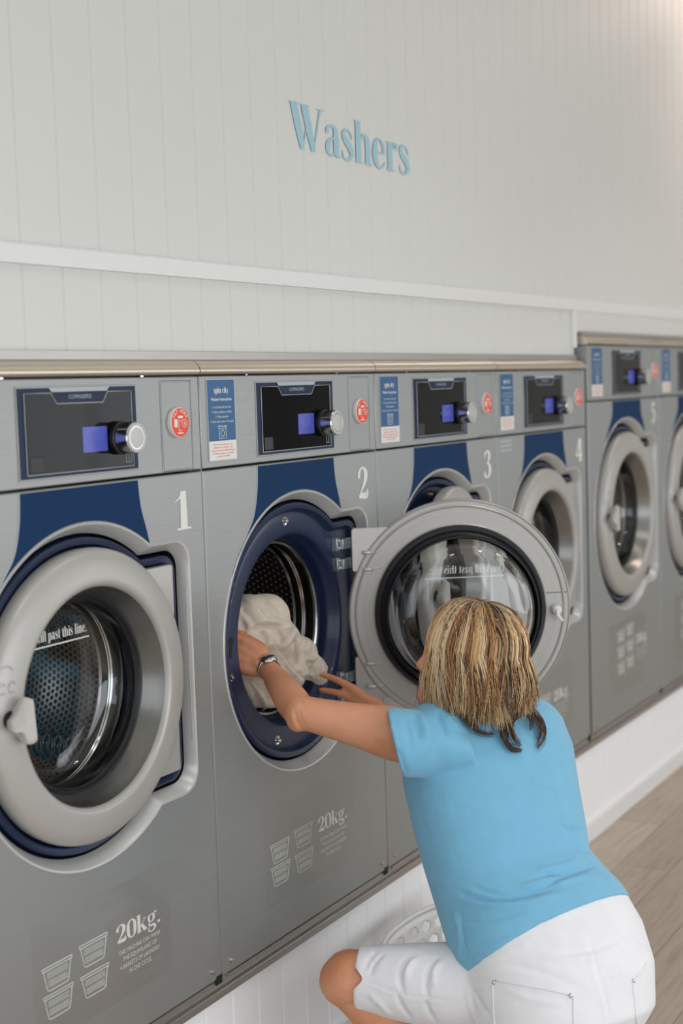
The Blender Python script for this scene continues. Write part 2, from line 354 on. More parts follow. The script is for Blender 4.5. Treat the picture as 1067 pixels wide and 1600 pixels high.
# ------------------------------------------------------------------ the room
def grooved(mb, x0, x1, z0, z1, y, first, pitch, gw=0.005, gd=0.005, back=0.06):
    prof = [(x0, y)]; x = first
    while x < x0: x += pitch
    while x < x1:
        prof += [(x - gw, y), (x, y + gd), (x + gw, y)]; x += pitch
    prof.append((x1, y)); n = len(prof)
    v = [(a, b, z0) for a, b in prof] + [(a, b, z1) for a, b in prof]
    o = mb.add(v, [(i, i + 1, i + 1 + n, i + n) for i in range(n - 1)])
    mb.add([(x0, y + back, z0), (x1, y + back, z0), (x1, y + back, z1), (x0, y + back, z1)], [(0, 3, 2, 1)])
    return mb
YW = 0.05
mb = MB(); grooved(mb, RX0, RX1, 0.56, RZ1, YW, -0.6207 - 40 * .1441, .1441)
grooved(mb, RX0, 3.0, 0.327, 0.56, YW, -0.6207 - 40 * .1441, .1441)
mb.box(3.0, RX1, 0.035, YW + .06, 0.432, 0.53)
mb.box(RX0, -1.003, 0.02, YW + .06, -1.5, 0.33); mb.box(5.156, RX1, 0.02, YW + .06, -1.5, 0.44)
struct('wall_front', mb, 'wall')
mb = MB(); grooved(mb, RX0, RX1, -1.93, -1.5, 0.012, .0642 - .1327 * 60, .1327, .004, .004, back=.9)
struct('wall_plinth', mb, 'plinth_paint')
struct('trim_1', MB().extrude_x([(0.03, 0.5285), (0.03, 0.572), (0.036, 0.578), (YW + .01, 0.578), (YW + .01, 0.5285)], RX0, RX1), 'trim')
struct('trim_2', MB().box(RX0, 2.995, 0.036, YW + .02, 0.304, 0.326), 'alu')
struct('trim_3', MB().box(2.955, 3.0, 0.033, YW + .01, 0.36, 0.5285), 'trim', bevel=.002)
struct('trim_4', MB().box(3.03, RX1, 0.01, YW + .02, 0.412, 0.432), 'alu')
struct('trim_5', MB().extrude_x([(-.004, -1.497), (-.004, -1.474), (.012, -1.47), (.03, -1.47), (.03, -1.5), (.012, -1.5)], RX0, RX1), 'alu', bevel=.001)
struct('baseboard_front', MB().extrude_x([(-.006, -1.93), (-.006, -1.85), (0.0, -1.842), (.02, -1.842), (.02, -1.93)], RX0, RX1), 'trim')
struct('floor', MB().box(RX0 - .1, RX1 + .1, RY0 - .1, 1.0, -2.03, -1.93), 'floor')
struct('ceiling', MB().box(RX0 - .1, RX1 + .1, RY0 - .1, YW + .06, RZ1, RZ1 + .1), 'ceiling')
mb = MB()   # left wall with a shop window, back wall with two
mb.box(RX0 - .1, RX0, RY0, -5.6, -1.93, RZ1); mb.box(RX0 - .1, RX0, -.6, YW, -1.93, RZ1); mb.box(RX0 - .1, RX0, -5.6, -.6, 1.8, RZ1); mb.box(RX0 - .1, RX0, -5.6, -.6, -1.93, -1.6)
struct('wall_left', mb, 'wall')
mb = MB(); yb = RY0
for a, b in ((RX0, -4.2), (2.2, 4.3), (8.7, RX1)): mb.box(a, b, yb - .1, yb, -1.93, RZ1)
for a, b in ((-4.2, 2.2), (4.3, 8.7)): mb.box(a, b, yb - .1, yb, 1.8, RZ1); mb.box(a, b, yb - .1, yb, -1.93, -1.6)
struct('wall_back', mb, 'wall')
struct('wall_right', MB().box(RX1, RX1 + .1, RY0, YW, -1.93, RZ1), 'wall')
def window(n, a, b, axis):
    mb = MB(); w = .06
    def seg(p0, p1, z0, z1):
        if axis == 'x': mb.box(p0, p1, RY0 - .06, RY0 + .01, z0, z1)
        else: mb.box(RX0 - .06, RX0 + .01, p0, p1, z0, z1)
    seg(a, b, -1.6, -1.6 + w); seg(a, b, 1.8 - w, 1.8); k = 3
    for i in range(k + 1):
        p = a + (b - a - w) * i / k; seg(p, p + w, -1.6 + w, 1.8 - w)
    o = struct('window_%d' % n, mb, 'black')
window(1, -5.6, -.6, 'y'); window(2, -4.2, 2.2, 'x'); window(3, 4.3, 8.7, 'x')

mb = MB(); serif(mb, 'Washers', .604, .957, .138, YW - .003, width=.80)
t = mb.obj('wall_lettering', 'wash_blue', smooth=False); place(t, 0, 0, 0)
tag(t, 'pale blue serif word Washers painted high on the white boarded wall', 'wall sign')

# ------------------------------------------------------------------ washing machines
def radial(R, t, r, c, ph):
    x, z = math.cos(ph), math.sin(ph); best = R
    if x > 1e-6:
        d = r / x; zz = z * d
        if abs(zz) <= t - c: return d
        if abs(zz) > t - c:
            # top edge
            d2 = t / abs(z); xx = x * d2
            if xx <= r - c: d = d2
            else:
                cx_, cz_ = r - c, t - c; b = x * cx_ + abs(z) * cz_; q = b * b - (cx_ * cx_ + cz_ * cz_ - c * c)
                d = b + math.sqrt(max(q, 0))
        best = max(best, d)
    return best
HPOLY = [(-0.3493, 0.0166), (-0.3461, 0.0213), (-0.3277, 0.0343), (-0.3064, 0.0629), (-0.3007, 0.0636), (-0.2839, 0.0572), (-0.2789, 0.0499), (-0.2759, 0.0045), (-0.2726, -0.0382), (-0.2776, -0.0455), (-0.2878, -0.048), (-0.3042, -0.0451), (-0.3094, -0.0352), (-0.3155, -0.0206), (-0.3263, -0.0118), (-0.3427, -0.0097), (-0.3489, -0.0032)]
def machine(idx, u, w, k, dz, num, label, door_deg=0.0, handle=True):
    """w: width; k: size of the door unit; dz: how far its control panel sits above the first four"""
    zb = -1.44
    T = thing('washing_machine', label, 'washing machine', (u, 0, zb), 'washers built into the white wall')
    org = (0, 0, zb)
    cx0, cz0 = (.5 if k == 1 else .543), (-.527 if k == 1 else -.453)
    zp = dz; e = .002
    R0, t0, r0, c0 = .433 * k, .35 * k, .425 * k, .062 * k
    x0, x1, z0, z1 = e, w - e, zb, zp - e
    angs = {2 * math.pi * i / 300 for i in range(300)}
    for X, Z in ((x0, z0), (x1, z0), (x0, z1), (x1, z1)): angs.add(math.atan2(Z - cz0, X - cx0) % (2 * math.pi))
    ja = math.atan2(t0, math.sqrt(R0 * R0 - t0 * t0)); angs |= {ja, 2 * math.pi - ja}
    angs = sorted(angs)
    def loop(R, t, r, c, y): return [(cx0 + radial(R, t, r, c, a) * math.cos(a), y, cz0 + radial(R, t, r, c, a) * math.sin(a)) for a in angs]
    def circ(R, y): return [(cx0 + R * math.cos(a), y, cz0 + R * math.sin(a)) for a in angs]
    def rect(g, y):
        L = []
        for a in angs:
            c, s_ = math.cos(a), math.sin(a); d = 1e9
            if c > 1e-9: d = min(d, (x1 - g - cx0) / c)
            if c < -1e-9: d = min(d, (x0 + g - cx0) / c)
            if s_ > 1e-9: d = min(d, (z1 - g - cz0) / s_)
            if s_ < -1e-9: d = min(d, (z0 + g - cz0) / s_)
            L.append((cx0 + d * c, y, cz0 + d * s_))
        return L
    mb = MB(); mb.loops([rect(0, .03), rect(0, .004), rect(.0015, .0008), rect(.004, 0), loop(R0, t0, r0, c0, 0)])
    front = mb.obj('front_panel', 'steel', T, origin=org, smooth=False)
    mb = MB(); mb.box(e, .02, .03, .85, zb, .25 + dz); mb.box(w - .02, w - e, .03, .85, zb, .25 + dz); mb.box(.02, w - .02, .03, .85, zb, zb + .02); mb.box(.02, w - .02, .83, .85, zb + .02, .25 + dz); mb.box(.02, w - .02, .06, .83, .23 + dz, .25 + dz)
    mb.box(.0005, .004, .004, .06, zb, .25 + dz)
    mb.obj('cabinet', 'steel', T, smooth=False, origin=org)
    # bezel
    mb = MB(); mb.loops([loop(R0, t0, r0, c0, 0), loop(R0 - .002, t0 - .002, r0 - .002, c0, -.003), loop(R0 - .007, t0 - .007, r0 - .006, c0, -.002), loop(R0 - .012, t0 - .012, r0 - .009, c0, .004), loop(R0 - .030, t0 - .030, r0 - .017, c0 - .01, .034)])
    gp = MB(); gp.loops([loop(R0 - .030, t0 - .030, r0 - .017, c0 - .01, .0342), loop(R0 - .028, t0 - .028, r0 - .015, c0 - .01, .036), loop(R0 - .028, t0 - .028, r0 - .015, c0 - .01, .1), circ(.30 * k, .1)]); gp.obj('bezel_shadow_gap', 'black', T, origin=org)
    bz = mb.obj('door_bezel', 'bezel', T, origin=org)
    gx = lambda y: cx0 + r0 - .009 - .008 * (y - .004) / .03 - .0002
    mb = MB(); mb.tube([(gx(.0125 + a), .0125 + a, cz0 + b) for a, b in rrect(-.0055, .0055, -.205 * k, .21 * k, .0054)], .0009, 5); mb.obj('bezel_groove', 'ring_back', bz, origin=org)
    # navy plate with rolled edge, ridge and funnel
    R1, t1, r1 = .396 * k, .311 * k, .393 * k
    pl = [loop(R1, t1, r1, .05, .085), loop(R1, t1, r1, .05, .036), loop(R1 - .003, t1 - .003, r1 - .003, .05, .026), loop(R1 - .010, t1 - .010, r1 - .01, .05, .022), loop(R1 - .020, t1 - .020, r1 - .02, .045, .024), loop(R1 - .026, t1 - .026, r1 - .026, .045, .036), loop(R1 - .032, t1 - .032, r1 - .032, .04, .042), loop(R1 - .040, t1 - .040, r1 - .04, .04, .040)]
    pl += [circ(r, y) for r, y in ((.345 * k, .040), (.306 * k, .040), (.297 * k, .043), (.291 * k, .052), (.288 * k, .068), (.283 * k, .074), (.279 * k, .086), (.277 * k, .115))]
    mb = MB(); mb.loops(pl); plate = mb.obj('door_plate', 'navy', T, origin=org)
    for sx, sz in ((-.025, .34), (-.345, .14), (-.345, -.085), (-.11, -.325)):
        mb = MB(); mb.lathe([(0, .028), (.005, .028), (.007, .031), (.007, .04)], cx0 + sx * k, cz0 + sz * k, 14)
        mb.lathe([(.0145, .0392), (.0145, .0385), (.011, .0388), (.0085, .0396)], cx0 + sx * k, cz0 + sz * k, 18)
        mb.obj('screw', 'chrome', plate, origin=org)
    mb = MB(); sl = rrect(-.0065, .0065, -.028, .028, .0064); mb.sheet([(cx0 - .338 * k + a + b * .22, cz0 - .003 + b) for a, b in sl], .0392)
    mb.sheet([(cx0 - .336 * k + a, cz0 + .018 + b) for a, b in rrect(-.012, .012, -.014, .014, .0119)], .039)
    mb.obj('latch_slot', 'black', plate, origin=org, smooth=False)
    # drum
    dr = .277 * k
    mb = MB(); mb.lathe([(.262 * k, .122), (.264 * k, .115), (.27 * k, .112), (.276 * k, .115), (.277 * k, .122), (.276 * k, .16), (.268 * k, .17)], cx0, cz0, 96)
    mb.lathe([(.262 * k, .122), (.262 * k, .15)], cx0, cz0, 96)
    drum = mb.obj('drum_rim', 'chrome', T, origin=org)
    mb = MB(); mb.lathe([(.262 * k, .2), (.266 * k, .193), (.273 * k, .192), (.3 * k, .2), (.375 * k, .205)], cx0, cz0, 96); mb.obj('drum_lip', 'chrome', drum, origin=org)
    mb = MB(); mb.lathe([(.268 * k, .165), (.30 * k, .168), (.31 * k, .21)], cx0, cz0, 64); mb.obj('drum_seal', 'rubber', drum, origin=org)
    def uv_side(co):
        a = math.atan2(co.z / S + zb - cz0, co.x / S - cx0); return (a * .38, co.y / S)
    mb = MB(); mb.lathe([(.38 * k, .205), (.38 * k, .70)], cx0, cz0, 128); mb.obj('drum_wall', 'drum_glints' if idx == 1 else 'drum_side', drum, origin=org, uvf=uv_side)
    mb = MB(); mb.lathe([(.38 * k, .70), (.33 * k, .715), (.12 * k, .72), (.09 * k, .705), (0.001, .70)], cx0, cz0, 96); mb.obj('drum_back', 'drum_back', drum, origin=org, uvf=lambda co: (co.x / S, co.z / S))
    for a in (200, 320, 80):
        a = math.radians(a); c, s_ = math.cos(a), math.sin(a); mb = MB(); q = []
        for (rr_, ww) in ((.38, .05), (.33, .03), (.315, .012), (.315, -.012), (.33, -.03), (.38, -.05)): q.append((cx0 + k * (rr_ * c - ww * s_), cz0 + k * (rr_ * s_ + ww * c)))
        mb.prism(q, .22, .69); mb.obj('drum_lifter', 'drum_side', drum, origin=org, bevel=.006, uvf=lambda co: (co.x, co.y))
    # ---- door, built closed and turned about its hinge
    hx, hy = cx0 + .33 * k, -.012
    D = None
    def dobj(mb, name, mat, par, **kw): return mb.obj(name, mat, par, origin=(hx, hy, zb), **kw)
    mb = MB(); mb.lathe([(r * k, y) for r, y in [(.283, .030), (.288, .026), (.34, .026), (.345, .03), (.350, .026), (.360, .026), (.3635, .03), (.3665, .027), (.3685, .012), (.3675, .000), (.363, -.010), (.354, -.0165), (.333, -.0235), (.305, -.0285), (.288, -.0305), (.280, -.029), (.2745, -.024), (.272, -.016)]], cx0, cz0, 128)
    D = dobj(mb, 'door', 'ring', T); D.location = ((hx) * S, hy * S, 0); D.rotation_euler.z = math.radians(door_deg)
    mb = MB(); mb.lathe([(r * k, y) for r, y in ((.272, -.016), (.266, .000), (.247, .044))], cx0, cz0, 128); dobj(mb, 'door_cone', 'cone', D)
    mb = MB(); mb.lathe([(r * k, y) for r, y in ((.249, .040), (.240, .046), (.234, .052), (.236, .056))], cx0, cz0, 96); 
    mb.lathe([(r * k, y) for r, y in ((.284, .026), (.283, .038), (.277, .046), (.268, .045), (.263, .040), (.257, .046), (.252, .052), (.250, .085), (.2475, .085), (.2475, .05))], cx0, cz0, 96)
    dobj(mb, 'door_seal', 'rubber', D)
    outer = [(.246, .044), (.243, .062), (.236, .085), (.226, .110), (.214, .127), (.200, .136), (.170, .141), (.11, .145), (.05, .1468), (.0008, .147)]
    inner = [(r * .965, y - .008) for r, y in reversed(outer)]
    prof = [(r * k, .044 + (y - .044) * 1.0) for r, y in outer + inner]
    mb = MB(); mb.lathe(prof, cx0, cz0, 128, closed=True); dobj(mb, 'door_glass', 'glass', D, sharp=80)
    mb = MB(); serif(mb, "Don't fill past this line.", cx0 - .13, cz0 + .136, .026, .1115, width=.25); mb.box(cx0 - .128, cx0 + .128, .1113, .1117, cz0 + .1205, cz0 + .1245)
    dobj(mb, 'fill_line_text', 'print_white', D, smooth=False)
    for a, b in ((.285, .143), (-.137, -.275)):
        ia, ib = (.2, .262) if a > 0 else (.262, .2)
        mb = MB(); mb.prism([(cx0 + ia * k, cz0 + a * k), (cx0 + .345 * k, cz0 + a * k), (cx0 + .351 * k, cz0 + (a - .006) * k), (cx0 + .351 * k, cz0 + (b + .006) * k), (cx0 + .345 * k, cz0 + b * k), (cx0 + ib * k, cz0 + b * k)], .002, .024)
        dobj(mb, 'hinge_plate', 'ring_back', D, bevel=.002, smooth=False)
    if door_deg > 20:
        for z_, l in ((.205, .1), (.150, .08), (-.16, .08), (-.235, .1)):
            mb = MB(); mb.tube([(hx - .045, .026, cz0 + z_), (hx - .012, .028, cz0 + z_)], .006, 8)
            mb.tube([(hx - .045 - .03, .025, cz0 + z_ + .004), (hx - .03, .027, cz0 + z_)], .0022, 6)
            dobj(mb, 'hinge_pin', 'bezel', D)
        for z_ in (.235, .17, -.205, -.262):
            mb = MB(); pz = cz0 + z_
            mb.box(hx - .075, hx - .055, .020, .040, pz - .022, pz + .022)
            mb.box(hx - .06, hx + .008, .006, .018, pz - .017, pz + .017)
            mb.tube([(hx, -.002, pz - .019), (hx, -.002, pz + .019)], .011, 12)
            for q in (-.012, .012): mb.lathe([(0, .014), (.006, .014), (.007, .02)], hx - .066, pz + q, 10)
            mb.obj('hinge_bracket', 'zinc', T, origin=org, bevel=.0015)
        mb = MB(); lx, lz = cx0 - .318, cz0 - .01
        mb.lathe([(0, .052), (.012, .052), (.016, .046), (.017, .03)], lx, lz, 20); mb.lathe([(0, .062), (.007, .062), (.008, .05)], lx, lz, 12)
        mb.tube([(lx, .056, lz), (lx + .004, .062, lz - .012), (lx - .012, .064, lz - .033)], .006, 8); dobj(mb, 'latch_bolt', 'white_plastic', D)
        for a in range(14, 360, 36):
            mb = MB(); mb.lathe([(0, .0225), (.004, .0225), (.005, .027)], cx0 + .338 * math.cos(math.radians(a)), cz0 + .338 * math.sin(math.radians(a)), 8); dobj(mb, 'screw', 'bezel', D)
        mb = MB(); mb.lathe([(.318, .0262), (.3188, .0247), (.3196, .0262)], cx0, cz0, 128); mb.box(cx0 - .36, cx0 - .285, .0245, .0262, cz0 + .045, cz0 + .0475); dobj(mb, 'door_seam', 'rubber', D)
    if handle:
        hp = HPOLY
        hxx, hzz = cx0 - .283 * k, cz0 - .002
        sh = [(cx0 + a * k, cz0 + b * k) for a, b in catmull(hp + [hp[0]], 3)[:-1]]
        n = len(sh); mx_, mz_ = sum(p[0] for p in sh) / n, sum(p[1] for p in sh) / n
        def sc(f): return [(mx_ + (a - mx_) * f, mz_ + (b - mz_) * f) for a, b in sh]
        L = [[(a, -.020, b) for a, b in sc(.5)], [(a, -.040, b) for a, b in sc(.8)], [(a, -.050, b) for a, b in sc(.97)], [(a, -.056, b) for a, b in sc(1.0)], [(a, -.062, b) for a, b in sc(.985)], [(a, -.0645, b) for a, b in sc(.94)], [(a, -.063, b) for a, b in sc(.7)], [(a, -.060, b) for a, b in sc(.3)], [(a, -.059, b) for a, b in sc(.02)]]
        mb = MB(); mb.loops(L); o = dobj(mb, 'handle', 'handle', D, sharp=60)
        mb = MB(); mb.lathe([(0.001, -.0335), (.012, -.0330), (.019, -.031), (.021, -.024)], cx0 - .318 * k, cz0 + .012 * k, 24); dobj(mb, 'handle_recess', 'black', D)
        mb = MB()
        for q, s_ in ((-.045, 1), (-.012, 1)):
            bx, bz_ = hxx - .012 + q, hzz + .09
            mb.tube([(a, -.0275, b) for a, b in rrect(bx - .010, bx + .010, bz_ - .014, bz_ + .006, .004)] , .0009, 5)
            mb.tube([(a, -.0275, b) for a, b in arc(bx, bz_ + .006, .006, 0, 180)], .0009, 5)
        mb.tube([(a, -.0275, b) for a, b in arc(hxx - .040, hzz + .118, .02, 20, 160)], .0009, 5)
        dobj(mb, 'lock_symbols', 'ring_back', D)
    # ---- navy print above the door
    A = lambda deg: (cx0 + (R0 + .001) * math.cos(math.radians(deg)), cz0 + (R0 + .001) * math.sin(math.radians(deg)))
    jd = math.degrees(ja)
    low = [A(jd + .2 + (150 - jd) * i / 40) for i in range(41)]
    lx_, rx_ = (.277, .715) if k == 1 else (.336, .760)
    gl_ = catmull([low[-1], (cx0 + (.206 - .5) * k, cz0 + (.322) * k), (cx0 + (.25 - .5) * k, cz0 + .378 * k), (lx_ - .005, zp - .075), (lx_, zp - .007)])
    gr_ = catmull([(rx_, zp - .007), (rx_ + .008, zp - .075), (cx0 + .243 * k, cz0 + .39 * k), low[0]])
    mb = MB(); mb.sheet(low[1:-1] + gl_ + gr_, -.0008); mb.obj('navy_graphic', 'navy_print', front, origin=org, smooth=False)
    mb = MB(); mb.sheet(catmull([low[-1], gl_[5], gl_[10], gl_[15], gl_[-1]]) + [(gl_[-1][0] - .004, gl_[-1][1])] + catmull([(gl_[-1][0] - .004, gl_[-1][1]), (gl_[15][0] - .004, gl_[15][1]), (gl_[10][0] - .005, gl_[10][1]), (gl_[5][0] - .004, gl_[5][1] + .003), low[-1]]), -.0006)
    mb.obj('graphic_edge', 'print_grey', front, origin=org, smooth=False)
    mb = MB(); nh = .104; serif(mb, num, (.867 if k == 1 else .93), (-.154 if k == 1 else -.02), nh, -.0008, width=.072 if num != '4' else .085); mb.obj('number_decal', 'print_white', front, origin=org, smooth=False)
    # capacity decal
    oz = 0 if k == 1 else .06
    mb = MB(); ox = .01 if k == 1 else .07
    spots = [(.322, -1.158), (.457, -1.150), (.322, -1.228), (.457, -1.229)] if k == 1 else [(.41, -1.03), (.545, -1.02), (.41, -1.11), (.545, -1.10), (.41, -1.19), (.545, -1.18)]
    for bx, bz_ in spots:
        bz_ -= .01
        o_ = [(bx - .054, bz_ + .025), (bx + .054, bz_ + .025), (bx + .052, bz_ + .018), (bx - .052, bz_ + .018), (bx - .054, bz_ + .025)]
        mb.tube([(a, -.001, b) for a, b in o_], .0013, 4)
        mb.tube([(bx - .049, -.001, bz_ + .018), (bx - .038, -.001, bz_ - .03), (bx - .032, -.001, bz_ - .034), (bx + .032, -.001, bz_ - .034), (bx + .038, -.001, bz_ - .03), (bx + .049, -.001, bz_ + .018)], .0013, 4)
        for r_ in (0, 1):
            for i in range(8):
                q = bx + (i - 3.5) * (.0094 - r_ * .0008); zz = bz_ + .004 - r_ * .021
                mb.tube([(a, -.001, b) for a, b in arc(q, zz + .0045, .0028, 0, 180, 4) + arc(q, zz - .0045, .0028, 180, 360, 4)] + [(q + .0028, -.001, zz + .0045)], .0008, 4)
    mb.obj('basket_pictograms', 'print_white', front, origin=org, smooth=False)
    mb = MB(); serif(mb, '20kg.' if k == 1 else '30kg.', .545 if k == 1 else .632, -1.182 + oz, .047, -.0008, width=.185)
    for i, tx in enumerate(('THIS MACHINE CAN WASH', 'THE EQUIVILANT OF', '4 BASKETS OF LAUNDRY' if k == 1 else '6 BASKETS OF LAUNDRY', 'IN ONE CYCLE.')):
        sans(mb, tx, (.638 if k == 1 else .72), -1.214 - .0195 * i + oz, .0115, -.0008, width=(.172, .142, .166, .092)[i])
    mb.obj('capacity_text', 'print_white', front, origin=org, smooth=False)
    mb = MB(); mb.sheet([(.236, -1.03 + oz), (.77, -1.03 + oz), (.77, -1.33 + oz * 0), (.236, -1.33 + oz * 0)], -.0022); mb.obj('clear_film', 'film', front, origin=org, smooth=False)
    for sx in (.046, w - .048):
        mb = MB(); mb.lathe([(0.0005, -.010), (.004, -.009), (.0045, -.004), (.0075, -.0035), (.008, 0)], sx, -1.408, 14); mb.obj('screw', 'chrome', front, origin=org)
    if num == '4':
        mb = MB(); sans(mb, 'This machine is', .085, -.022, .014, -.0008, width=.11); sans(mb, 'NOT FOR DYEING', .085, -.045, .014, -.0008, width=.115)
        mb = MB()
        for i in range(3): mb.box(.028, .148, -.0009, -.0005, -.026 - .0185 * i, -.018 - .0185 * i)
        mb.obj('notice_lines', 'print_grey', front, origin=org, smooth=False)
    # ---- control fascia
    mb = MB(); mb.box(e, w - e, 0, .06, zp + .003, zp + .2575); fa = mb.obj('control_fascia', 'steel', T, origin=org, bevel=.003)
    px0, px1, pz0, pz1 = lx_ + .004, rx_ + .001, zp + .0245, zp + .2355
    mb = MB(); mb.box(px0 - .004, px1 + .004, -.003, .001, pz0 - .004, pz1 + .004); mb.obj('display_frame', 'steel', fa, origin=org, bevel=.001)
    mb = MB(); mb.box(px0, px1, -.0045, -.002, pz0, pz1); mb.obj('display_surround', 'display_edge', fa, origin=org, smooth=False)
    mb = MB(); mb.box(px0 + .024, px1 - .024, -.0062, -.004, pz0 + .010, pz1 - .012); mb.obj('display_panel', 'display', fa, origin=org, smooth=False)
    a, b, c, d = px0 + .02, px1 - .02, pz0 + .008, pz1 - .012; mx_ = (px0 + px1) / 2
    mb = MB(); fr = [(a, c), (b, c), (b, d), (mx_ + .105, d), (mx_ + .085, d - .026), (mx_ - .085, d - .026), (mx_ - .105, d), (a, d), (a, c)]
    mb.tube([(q[0], -.0065, q[1]) for q in fr], .0012, 4); mb.obj('display_outline', 'print_grey', fa, origin=org, smooth=False)
    mb = MB(); mb.sheet([(mx_ + .112, pz1), (mx_ + .1, d), (mx_ + .082, d - .023), (mx_ - .082, d - .023), (mx_ - .1, d), (mx_ - .112, pz1)], -.0066); mb.obj('display_tab', 'display_edge', fa, origin=org, smooth=False)
    mb = MB(); mb.sheet([(mx_ + .112, pz1), (mx_ + .102, d + .002), (mx_ - .102, d + .002), (mx_ - .112, pz1)], -.0068); mb.obj('display_tab_edge', 'print_grey', fa, origin=org, smooth=False)
    mb = MB(); sans(mb, 'COMPASSPRO', mx_, d - .015, .010, -.0069, width=.085); mb.obj('display_brand_text', 'print_grey', fa, origin=org, smooth=False)
    mb = MB(); mb.box(px0 + .22, px0 + .313, -.0068, -.0064, zp + .076, zp + .138); mb.obj('display_screen', 'screen', fa, origin=org, smooth=False)
    mb = MB(); mb.box(px0 + .03, px0 + .075, -.0066, -.0062, pz0 + .014, pz0 + .05); mb.tube([(q[0], -.0066, q[1]) for q in rrect(px0 + .03, px0 + .075, pz0 + .014, pz0 + .05, .002)], .0008, 4); mb.obj('card_symbol', 'rubber', fa, origin=org, smooth=False)
    mb = MB(); mb.tube([(q[0], -.0066, q[1]) for q in [(px1 - .05, pz0 + .018), (px1 - .028, pz0 + .018), (px1 - .028, pz0 + .037), (px1 - .034, pz0 + .043), (px1 - .044, pz0 + .043), (px1 - .05, pz0 + .037), (px1 - .05, pz0 + .018)]], .0008, 4)
    mb.tube([(px1 - .039, -.0066, pz0 + .02), (px1 - .039, -.0066, pz0 + .04)], .0008, 4); mb.obj('book_symbol', 'print_grey', fa, origin=org, smooth=False)
    dx, dzz = px0 + .357, zp + .106
    mb = MB(); mb.lathe([(.0, -.008), (.040, -.008), (.042, -.012), (.042, -.022), (.038, -.024)], dx, dzz, 40); mb.obj('dial_collar', 'rubber', fa, origin=org)
    mb = MB(); mb.lathe([(.037, -.02), (.037, -.03), (.0395, -.032), (.0395, -.062), (.036, -.065), (.030, -.0655),  (.0265, -.0655)], dx, dzz, 48); mb.obj('dial', 'chrome', fa, origin=org)
    mb = MB(); mb.lathe([(.0375, -.0645), (.0365, -.0665), (.031, -.067), (.028, -.0645), (.0265, -.0665), (.0005, -.0675)], dx, dzz, 48); mb.obj('dial_face', 'knob', fa, origin=org)
    # coin cover with round pay sticker
    qx0, qx1 = (.825, .961) if k == 1 else (.86 * 1.05, 1.03); 
    mb = MB(); mb.tube([(q[0], -.0008, q[1]) for q in [(qx0, zp + .007), (qx1, zp + .007), (qx1, zp + .247), (qx0, zp + .247), (qx0, zp + .007)]], .0026, 4, flat=.6); mb.obj('cover_frame', 'steel', fa, origin=org, smooth=False)
    mb = MB(); mb.box(qx0 + .004, qx1 - .006, -.0015, .0, zp + .011, zp + .243); mb.obj('payment_cover', 'steel', fa, origin=org, bevel=.001)
    pxc, pzc = (qx0 + qx1) / 2 - .002, zp + .135
    mb = MB(); mb.lathe([(.0405, 0), (.0405, -.012), (.0385, -.0135), (.0005, -.0135)], pxc, pzc, 40); pk = mb.obj('pay_sticker', 'white_plastic', fa, origin=org)
    mb = MB(); mb.lathe([(.0385, -.0137), (.0005, -.0139)], pxc, pzc, 40); mb.obj('pay_sticker_face', 'red', fa, origin=org)
    mb = MB(); tx = 'PAY HERE'
    for i, ch in enumerate(tx):
        if ch == ' ': continue
        an = math.radians(148 - i * 116 / 7); sans(mb, ch, pxc + .028 * math.cos(an), pzc + .028 * math.sin(an) - .001, .0085, -.0142, rot=an - math.pi / 2, bold=.02)
    mb.box(pxc - .010, pxc + .012, -.0143, -.0141, pzc + .0115, pzc + .018)
    mb.box(pxc - .027, pxc - .013, -.0143, -.0141, pzc - .012, pzc + .009)
    mb.tube([(q[0], -.0142, q[1]) for q in rrect(pxc - .007, pxc + .006, pzc - .022, pzc + .005, .002)], .001, 4)
    mb.tube([(q[0], -.0142, q[1]) for q in arc(pxc + .018, pzc - .003, .0105, 0, 360, 24)], .001, 4)
    for r_ in (.003, .006): mb.tube([(q[0], -.0142, q[1]) for q in arc(pxc + .015, pzc - .003, r_, -60, 60, 8)], .001, 4)
    mb.box(pxc - .013, pxc + .012, -.0143, -.0141, pzc - .030, pzc - .0265); mb.obj('pay_sticker_text', 'print_white', fa, origin=org, smooth=False)
    # instruction sticker
    s0, s1 = (.0355, .1665) if k == 1 else (.055, .195)
    zt_, zm_, zl_ = zp + .2465, zp + .0765, zp + .0235
    mb = MB(); mb.box(s0 - .002, s1 + .004, -.0030, 0, zl_ - .003, zt_ + .002); st = mb.obj('sticker_holder', 'handle', fa, origin=org, smooth=False)
    mb = MB(); mb.box(s0, s1, -.0036, -.0028, zm_, zt_); mb.obj('instruction_sticker', 'sticker_blue', fa, origin=org, smooth=False)
    mb = MB(); mb.box(s0, s1, -.0036, -.0028, zl_, zm_); mb.obj('notice_sticker', 'white_plastic', fa, origin=org, smooth=False)
    m_ = (s0 + s1) / 2; mb = MB(); yy = -.0039
    serif(mb, 'spin city', m_ - .036, zt_ - .037, .017, yy, width=.072)
    sans(mb, 'Washer Instructions', m_, zt_ - .058, .0085, yy, width=.1, bold=.02)
    for i, tx in enumerate(('1. Load laundry & lock door', '2. Select machine on tablet', '3. Make payment', '4. Select cold, warm or hot cycle', '5. Press start')):
        sans(mb, tx, m_, zt_ - .079 - .0133 * i, .0068, yy, width=(.094, .096, .062, .112, .046)[i])
    mb.tube([(q[0], yy, q[1]) for q in [(m_ - .017, zm_ + .007), (m_ + .017, zm_ + .007), (m_ + .017, zm_ + .041), (m_ - .017, zm_ + .041), (m_ - .017, zm_ + .007)]], .0009, 4)
    mb.tube([(q[0], yy, q[1]) for q in arc(m_, zm_ + .021, .009, 0, 360, 16)], .001, 4); mb.tube([(m_ - .017, yy, zm_ + .034), (m_ + .017, yy, zm_ + .034)], .0007, 4)
    mb.obj('instruction_text', 'print_white', fa, origin=org, smooth=False)
    mb = MB()
